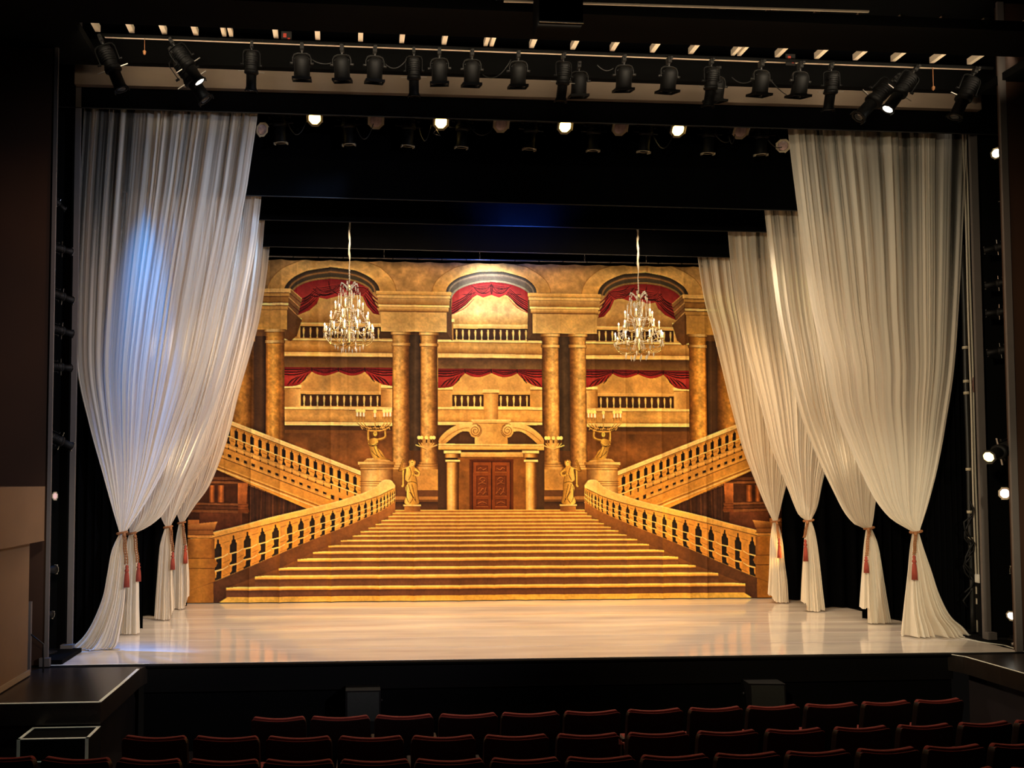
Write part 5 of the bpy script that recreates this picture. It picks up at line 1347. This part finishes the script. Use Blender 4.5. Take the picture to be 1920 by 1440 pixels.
for rn, zt, ss in rows:
    cs = [on_z((a+b)/2, y, zt) for a, b, y in ss]
    xs = np.array([c.x for c in cs]); ys = np.array([c.y for c in cs])
    pf = np.polyfit(xs, ys, min(3, len(xs)-1)); 
    for i, ((a, b, y), c) in enumerate(zip(ss, cs)):
        o = seat0 if firsts else dup(seat0); firsts = False
        Yc = float(np.polyval(pf, c.x)); sl = float(np.polyval(np.polyder(pf), c.x)) if len(xs) > 3 else .14
        wd = (on_z(b, y, zt)-on_z(a, y, zt)); W = wd.length*1.0
        o.location = (c.x, Yc, zt-.945); o.rotation_euler = (0, 0, math.atan(sl)); o.scale = (W*1.0, 1, 1)
        side_ = 'left' if i < len(ss)/2 else 'right'; k = i if side_ == 'left' else len(ss)-1-i
        if rn == 'fourth row': lab = ['red trimmed dark seat in the fourth row, only its upper right corner in the picture', 'red trimmed dark seat in the lower right corner of the picture, fourth row'][i]
        else: lab = 'dark seat with red top edge, %s from the %s end in the %s' % (ORD[k], side_, rn) if k else 'dark seat with red top edge at the %s end of the %s' % (side_, rn)
        tag(o, lab, None, 'rows of theatre seats')
    ylo, yhi = ys.min()-.5, ys.max()+.5
    box(bmf, (2.2, ys.mean(), zt-.945-.06-.0), (16, .95, .12))
struct('floor_seat_risers', bmf, 'house_floor')
# scrap of paper on a seat edge
p = on_z(1163, 1388, .0); bm = bmesh.new(); poly_prism(bm, [(p.x-.012, p.y, -.035), (p.x+.03, p.y, -.035), (p.x-.012, p.y, .015)], (0, .004, 0)); tag(obj('paper_scrap', bm, 'paper'), 'tiny white paper corner in the gap between two second row seats', 'paper')

# ------------------------------------------------------------------ front-fill speakers at the foot of the stage
def speaker(px0, px1, py, Y, rz, label):
    a, b = on_y(px0, py, Y), on_y(px1, py, Y); h = a.z+1.06; w = b.x-a.x
    t = thing('floor_speaker', label, 'loudspeaker', ((a.x+b.x)/2, Y, -1.06), (0, 0, rz), 'speakers below the stage edge')
    bm = bmesh.new(); poly_prism(bm, [(-w/2, 0, 0), (w/2, 0, 0), (w/2, .06, h), (-w/2, .06, h)], (0, .26, 0)); obj('cabinet', bm, 'black_metal', t)
    bm = bmesh.new(); m_ = .02
    poly_prism(bm, [(-w/2+m_, .06*.55-.008, h*.55), (w/2-m_, .06*.55-.008, h*.55), (w/2-m_, .06*.98-.008, h*.975), (-w/2+m_, .06*.98-.008, h*.975)], (0, .006, 0)); obj('grille', bm, 'speaker_grille', t)
    bm = bmesh.new()
    for s in (-1, 1): cone(bm, (s*w/2, .2, h*.8), (s*(w/2+.03), .2, h*.8), .02, seg=10)
    obj('side_knob', bm, 'black_metal', t)
speaker(648, 714, 1298, 9.55, .0, 'small black speaker below the stage, behind the left half of the front row')
speaker(1410, 1475, 1285, 9.50, -.10, 'small black speaker below the stage, behind the right half of the front row')

# ------------------------------------------------------------------ tape, step, handrail on the left; tape on the right
def strip(pts, w, z, label, group):
    bm = bmesh.new(); P = [Vector(p) for p in pts]
    for a, b in zip(P, P[1:]):
        d = (b-a).normalized(); n = Vector((-d.y, d.x, 0))*w/2
        poly_prism(bm, [a+n+Vector((0, 0, z)), a-n+Vector((0, 0, z)), b-n+Vector((0, 0, z)), b+n+Vector((0, 0, z))], (0, 0, .003))
    tag(obj('tape_line', bm, 'tape'), label, 'tape', group)
GT = 'white tape lines on floor edges'
strip([(-3.66, 8.30, 0), (-2.49, 8.30, 0), (-2.475, 9.0, 0), (-2.475, 9.72, 0)], .035, -.012, 'white tape along the edges of the left stage apron', GT)
strip([(7.70, 9.85, 0), (7.78, 9.72, 0), (7.78, 8.0, 0), (7.78, 7.0, 0)], .03, -.012, 'white tape along the edge of the right stage apron', GT)
strip([(8.58, 10.85, 0), (8.66, 10.55, 0), (8.80, 10.30, 0), (8.76, 10.1, 0), (8.72, 9.90, 0)], .04, .0, 'pale tape along the right end of the white dance floor', GT)
strip([(-3.56, 9.915, 0), (-2.4, 9.935, 0)], .02, .0, 'thin tape along the front left end of the white dance floor', GT)
zst = -.235
a, b = on_y(60, 1362, 8.22), on_y(188, 1362, 8.22); c0, c1 = on_z(42, 1376, zst), on_z(172, 1376, zst)
t = thing('black_step', 'black step edged in white tape, below the left stage apron', 'step', ((a.x+b.x)/2, 7.8, -1.0))
ox = (a.x+b.x)/2; w = b.x-a.x; yf = 7.86
Lc = lambda x, y, z: (x-ox, y-7.8, z+1.0)
bm = bmesh.new(); box(bm, Lc(ox, (8.24+yf)/2, (zst-1.0)/2), (w, 8.24-yf, zst+1.0)); box(bm, Lc(ox, yf-.16, -.72), (w, .32, .56)); obj('riser_box', bm, 'black_paint', t)
bm = bmesh.new(); e = .03
for yy in (8.22, yf+e/2): box(bm, Lc(ox, yy, zst+.002), (w, e, .004))
for s in (-1, 1):
    box(bm, Lc(ox+s*(w/2-e/2), (8.22+yf)/2, zst+.002), (e, 8.22-yf, .004)); box(bm, Lc(ox+s*(w/2-e/2), yf-.002, (zst-.44)/2-.0), (e, .004, .44+zst))
    box(bm, Lc(ox+s*(w/2-e/2), yf-.16, -.438), (e, .32, .004))
box(bm, Lc(ox, yf-e/2, -.438), (w, e, .004)); box(bm, Lc(ox, yf-.32+e/2, -.438), (w, e, .004))
obj('edge_tape', bm, 'tape', t)
p = on_y(57, 1128, 9.62); t = thing('hand_rail', 'slim dark handrail post between the beige pier and the left wall', 'handrail', (p.x, 9.62, -.012))
bm = bmesh.new(); box(bm, (0, 0, (p.z+.012)/2), (.03, .04, p.z+.012)); obj('post', bm, 'grey_post', t)
q = on_y(82, 1208, 9.62); bm = bmesh.new(); r0 = on_y(60, 1188, 9.62); tube(bm, [(.0, 0, r0.z+.012), (q.x-p.x, .0, q.z+.012), (q.x-p.x, 0, .0)], .009, 6); obj('sloping_rail', bm, 'dark_metal', t)

# ------------------------------------------------------------------ rigging in the gap on the right
YR = 11.12
def vert(px, py, ytop, ybot, r, m, name, label, cat, grp=None, Y=YR):
    a = on_y(px, py, Y); z1, z0 = on_y(px, ytop, Y).z, on_y(px, ybot, Y).z; bm = bmesh.new()
    n = 20; tube(bm, [(a.x+.004*math.sin(k*.9+px), Y, z0+(z1-z0)*k/n) for k in range(n+1)], r, 7)
    return tag(obj(name, bm, m), label, cat, grp), a.x
for i, (px, l) in enumerate(((1816, 'pale fly rope nearest the largest right drape'), (1821, 'second pale fly rope from the largest right drape'), (1826.5, 'third pale fly rope, beside the grey right post'), (1831, 'pale fly rope half hidden by the grey right post'))):
    vert(px, 600, 200, 1185 if i < 2 else 1190, .013 if i != 3 else .009, 'rope', 'fly_rope', l, 'rope', 'fly ropes beside the right post', YR+.06*i)
pp, xp = vert(1809, 640, 460, 1185, .030, 'dark_metal', 'boom_pipe', 'dark vertical pipe with pale clamp bands beside the right fly ropes', 'pipe', None, 11.15)
for y in (652, 715, 737, 880, 960, 1010): bm = bmesh.new(); z = on_y(1809, y, 11.15).z; lathe(bm, [(.034, -.02), (.036, -.018), (.036, .018), (.034, .02)], (xp, 11.15, z), 12); obj('clamp_band', bm, 'pale_frame', pp)
g = np.random.default_rng(4)
for i, l in enumerate(('tangled dark cable low on the right rigging', 'second tangled dark cable by the right rigging', 'looped black cable beside the right fly ropes')):
    bm = bmesh.new(); pts = [on_y(1816+9*math.sin(k*1.3+i*2)+g.uniform(-3, 3), 940+i*28+k*13, YR-.08+.05*i) for k in range(12)]
    tube(bm, smooth_v(pts) if False else pts, .012, 6); tag(obj('rigging_cable', bm, 'black_metal'), l, 'cable')
p = on_y(1825, 722, YR); bm = bmesh.new(); lathe(bm, [(.02, .13), (.07, .10), (.085, 0), (.07, -.11), (.03, -.14)], p+Vector((0, -.10, 0)), 12); tag(obj('sand_bag', bm, mat('brown_canvas', (96, 70, 62), .9)), 'small brown bag hanging against the right fly ropes', 'bag')
p = on_y(1832, 1092, YR); t = thing('prop_shelf', 'dark stand with a white box on it, behind the grey right post', 'stand', (p.x, YR, .01))
zt = p.z; bm = bmesh.new(); box(bm, (0, -.10, zt-.03), (.14, .16, .05)); box(bm, (.0, -.10, zt-.2), (.12, .12, .06)); 
for s in (-.05, .05): box(bm, (s, -.10, zt/2-.03), (.03, .05, zt-.05))
box(bm, (0, -.10, zt*.42), (.14, .12, .22)); obj('frame', bm, 'black_metal', t)
bm = bmesh.new(); bevel_box(bm, (-.015, -.10, zt+.055), (.11, .12, .12), .008); o = obj('white_box', bm, 'paper'); o.location = (p.x, YR, .01); tag(o, 'white box on the dark stand behind the right post', 'box')
# cable end lying at the foot of the right slot
p = on_z(1903, 1212, 0.0); bm = bmesh.new(); tube(bm, [(p.x-.05, p.y, .03), (p.x, p.y-.03, .035), (p.x+.06, p.y, .03), (p.x+.10, p.y+.03, .03)], .028, 8); tag(obj('cable_plug', bm, 'steel'), 'pale cable plug on the floor at the foot of the right slot', 'plug')
# ------------------------------------------------------------------ lamps
def spot(loc, tgt, power, color, size=45, blend=.8, rad=.12, name='stage_or_fill_spot'):
    l = bpy.data.lights.new(name, 'SPOT'); l.energy = power; l.color = srgb(color)[:3]; l.spot_size = math.radians(size); l.spot_blend = blend; l.shadow_soft_size = rad
    o = bpy.data.objects.new(name, l); COL.objects.link(o); o.location = loc
    o.rotation_euler = (Vector(tgt)-Vector(loc)).to_track_quat('-Z', 'Y').to_euler(); return o
def area(loc, tgt, power, color, sx, sy, name='stage_or_fill_wash', spread=180):
    l = bpy.data.lights.new(name, 'AREA'); l.energy = power; l.color = srgb(color)[:3]; l.shape = 'RECTANGLE'; l.size = sx; l.size_y = sy; l.spread = math.radians(spread)
    o = bpy.data.objects.new(name, l); COL.objects.link(o); o.location = loc
    o.rotation_euler = (Vector(tgt)-Vector(loc)).to_track_quat('-Z', 'Y').to_euler(); return o
WARM, AMBER, COOL, WHITE = (255, 214, 150), (255, 190, 96), (190, 214, 255), (255, 244, 226)
# front of house: two soft beams from the balcony, covering the opening
spot((-1.5, .6, 5.2), (6.6, 12.0, 2.9), 2900, (255, 236, 196), 46, .9, .3)
spot((6.6, .6, 5.2), (-1.4, 12.0, 2.9), 2900, (240, 242, 255), 46, .9, .3)
# lower beams on the feet of the drapes
spot((.2, .6, 4.2), (-2.7, 11.2, 1.0), 1700, (255, 238, 212), 20, 1.0, .25)
spot((5.2, .6, 4.2), (8.0, 11.6, 1.1), 2000, (255, 238, 200), 21, 1.0, .25)
# cool light on the upper left drape, pale light on the upper right one, from the front pipe
spot((.6, 9.5, 7.0), (-2.5, 10.9, 5.2), 140, (196, 216, 255), 70, 1.0)
spot((4.8, 9.5, 7.0), (7.6, 11.0, 5.4), 60, (255, 240, 214), 70, 1.0)
# overhead wash on the dance floor
for x in (-.8, 2.6, 6.0): spot((x, 11.9, 6.3), (x, 11.6, 0), 640, (255, 230, 200), 95, 1.0, .2)
# painted cloth: amber from above, pale hot patch at top centre
for x in (-.1, 1.7, 3.5, 5.3): spot((x, 12.0, 6.1), (x*1.35-.85, 14.7, 1.0), 440, (255, 202, 132), 84, .9)
area((2.6, 13.2, 6.3), (2.6, 14.72, 4.2), 70, (255, 222, 178), 6.4, .2)
spot((2.55, 13.98, 6.24), (2.6, 14.75, 5.55), 150, (236, 240, 250), 108, 1.0, .05)
# added side spots in the second wings, placed to spare the nearest drapes
for z in (1.2, 2.6, 4.2):
    spot((8.75, 11.45, z), (-1.5, 12.8, z*.9), 230, (255, 230, 190), 50, 1.0)
    spot((-3.5, 11.40, z), (6.8, 12.8, z*.9), 230, (255, 230, 190), 50, 1.0)
# low side light on the painted cloth from the last wings, amber
spot((-3.3, 13.5, .9), (1.6, 14.75, 1.3), 420, (255, 196, 96), 60, 1.0, .06); spot((8.45, 13.6, .9), (3.6, 14.75, 1.3), 420, (255, 196, 96), 60, 1.0, .06)
# blue back light on the left drapes, yellow patches on the right ones
spot((-2.66, 11.44, 7.7), (-2.76, 10.95, 4.8), 3600, (10, 145, 255), 18, 1.0, .04)
spot((-2.55, 11.40, 7.0), (-2.72, 10.95, 3.6), 330, (0, 140, 255), 22, 1.0, .04)
spot((-2.2, 11.2, 7.2), on_y(285, 520, 11.84), 420, (20, 140, 255), 22, 1.0)
spot((.4, 11.25, 7.0), on_y(400, 520, 11.84), 220, (160, 200, 255), 50, 1.0)
spot((-.2, 12.45, 6.4), on_y(440, 560, 13.1), 200, (165, 205, 255), 55, 1.0)
spot((4.9, 12.5, 6.3), (6.85, 14.1, 5.3), 60, (255, 226, 90), 20, 1.0)
spot((5.4, 11.4, 6.6), (7.35, 11.98, 4.8), 50, (255, 226, 90), 22, 1.0)
spot((2.8, 12.2, 6.0), (2.8, 12.86, 6.62), 330, (50, 110, 255), 110, 1.0)
# lamps of the chandeliers
for x, y in ((655, 600), (1197, 618)):
    l = bpy.data.lights.new('chandelier_glow', 'POINT'); l.energy = 6; l.color = srgb((255, 236, 204))[:3]; l.shadow_soft_size = .1
    o = bpy.data.objects.new('chandelier_glow', l); COL.objects.link(o); o.location = on_y(x, y, YC-.62)
# added spots, no such lamp here: they brighten slot lamps and fly ropes
spot((-3.5, 10.0, 8.0), (-3.7, 10.3, 3.0), 260, (230, 226, 220), 40, 1.0); spot((8.8, 10.0, 8.0), (9.05, 10.3, 3.0), 260, (255, 236, 205), 40, 1.0)
spot((8.74, 11.0, 8.3), (8.74, 11.12, 3.0), 420, (255, 240, 220), 12, 1.0, .04)
# joists in the ceiling slots
area((2.7, 9.45, 7.42), (2.7, 10.3, 8.0), 60, (255, 232, 198), 11.6, .06, spread=120)
area((3.4, 8.45, 7.2), (3.4, 8.7, 7.6), 6, (255, 232, 198), 7.5, .05)
spot((-1.2, 6.4, 5.5), (-2.7, 8.15, -.1), 150, (236, 255, 240), 20, 1.0); spot((6.4, 6.4, 5.5), (7.8, 8.9, 0), 70, (255, 244, 236), 22, 1.0)  # added spots that brighten the tape on the step and aprons
# added fill lamps: a little warm light on walls, seats and the header
area((2.4, 8.4, 6.8), (2.4, 6.6, 0), 115, (255, 206, 160), 9, .6)
spot((-.5, 8.6, 5.5), (-4.2, 9.9, 4.6), 90, (255, 196, 140), 55, 1.0)
spot((5.5, 8.8, 5.5), (9.6, 9.9, 4.8), 30, (255, 170, 110), 50, 1.0)
w = bpy.data.worlds.new('dark_house'); scn.world = w; w.use_nodes = True
w.node_tree.nodes['Background'].inputs[0].default_value = (.01, .0085, .007, 1); w.node_tree.nodes['Background'].inputs[1].default_value = .25
scn.view_settings.view_transform = 'Standard'; scn.view_settings.look = 'None'; scn.view_settings.exposure = 0
scn.cycles.use_denoising = True; scn.cycles.use_adaptive_sampling = True; scn.cycles.adaptive_threshold = .02
scn.cycles.max_bounces = 7; scn.cycles.diffuse_bounces = 3; scn.cycles.glossy_bounces = 3; scn.cycles.transmission_bounces = 4; scn.cycles.transparent_max_bounces = 20
scn.cycles.sample_clamp_indirect = 6; scn.cycles.caustics_reflective = False; scn.cycles.caustics_refractive = False
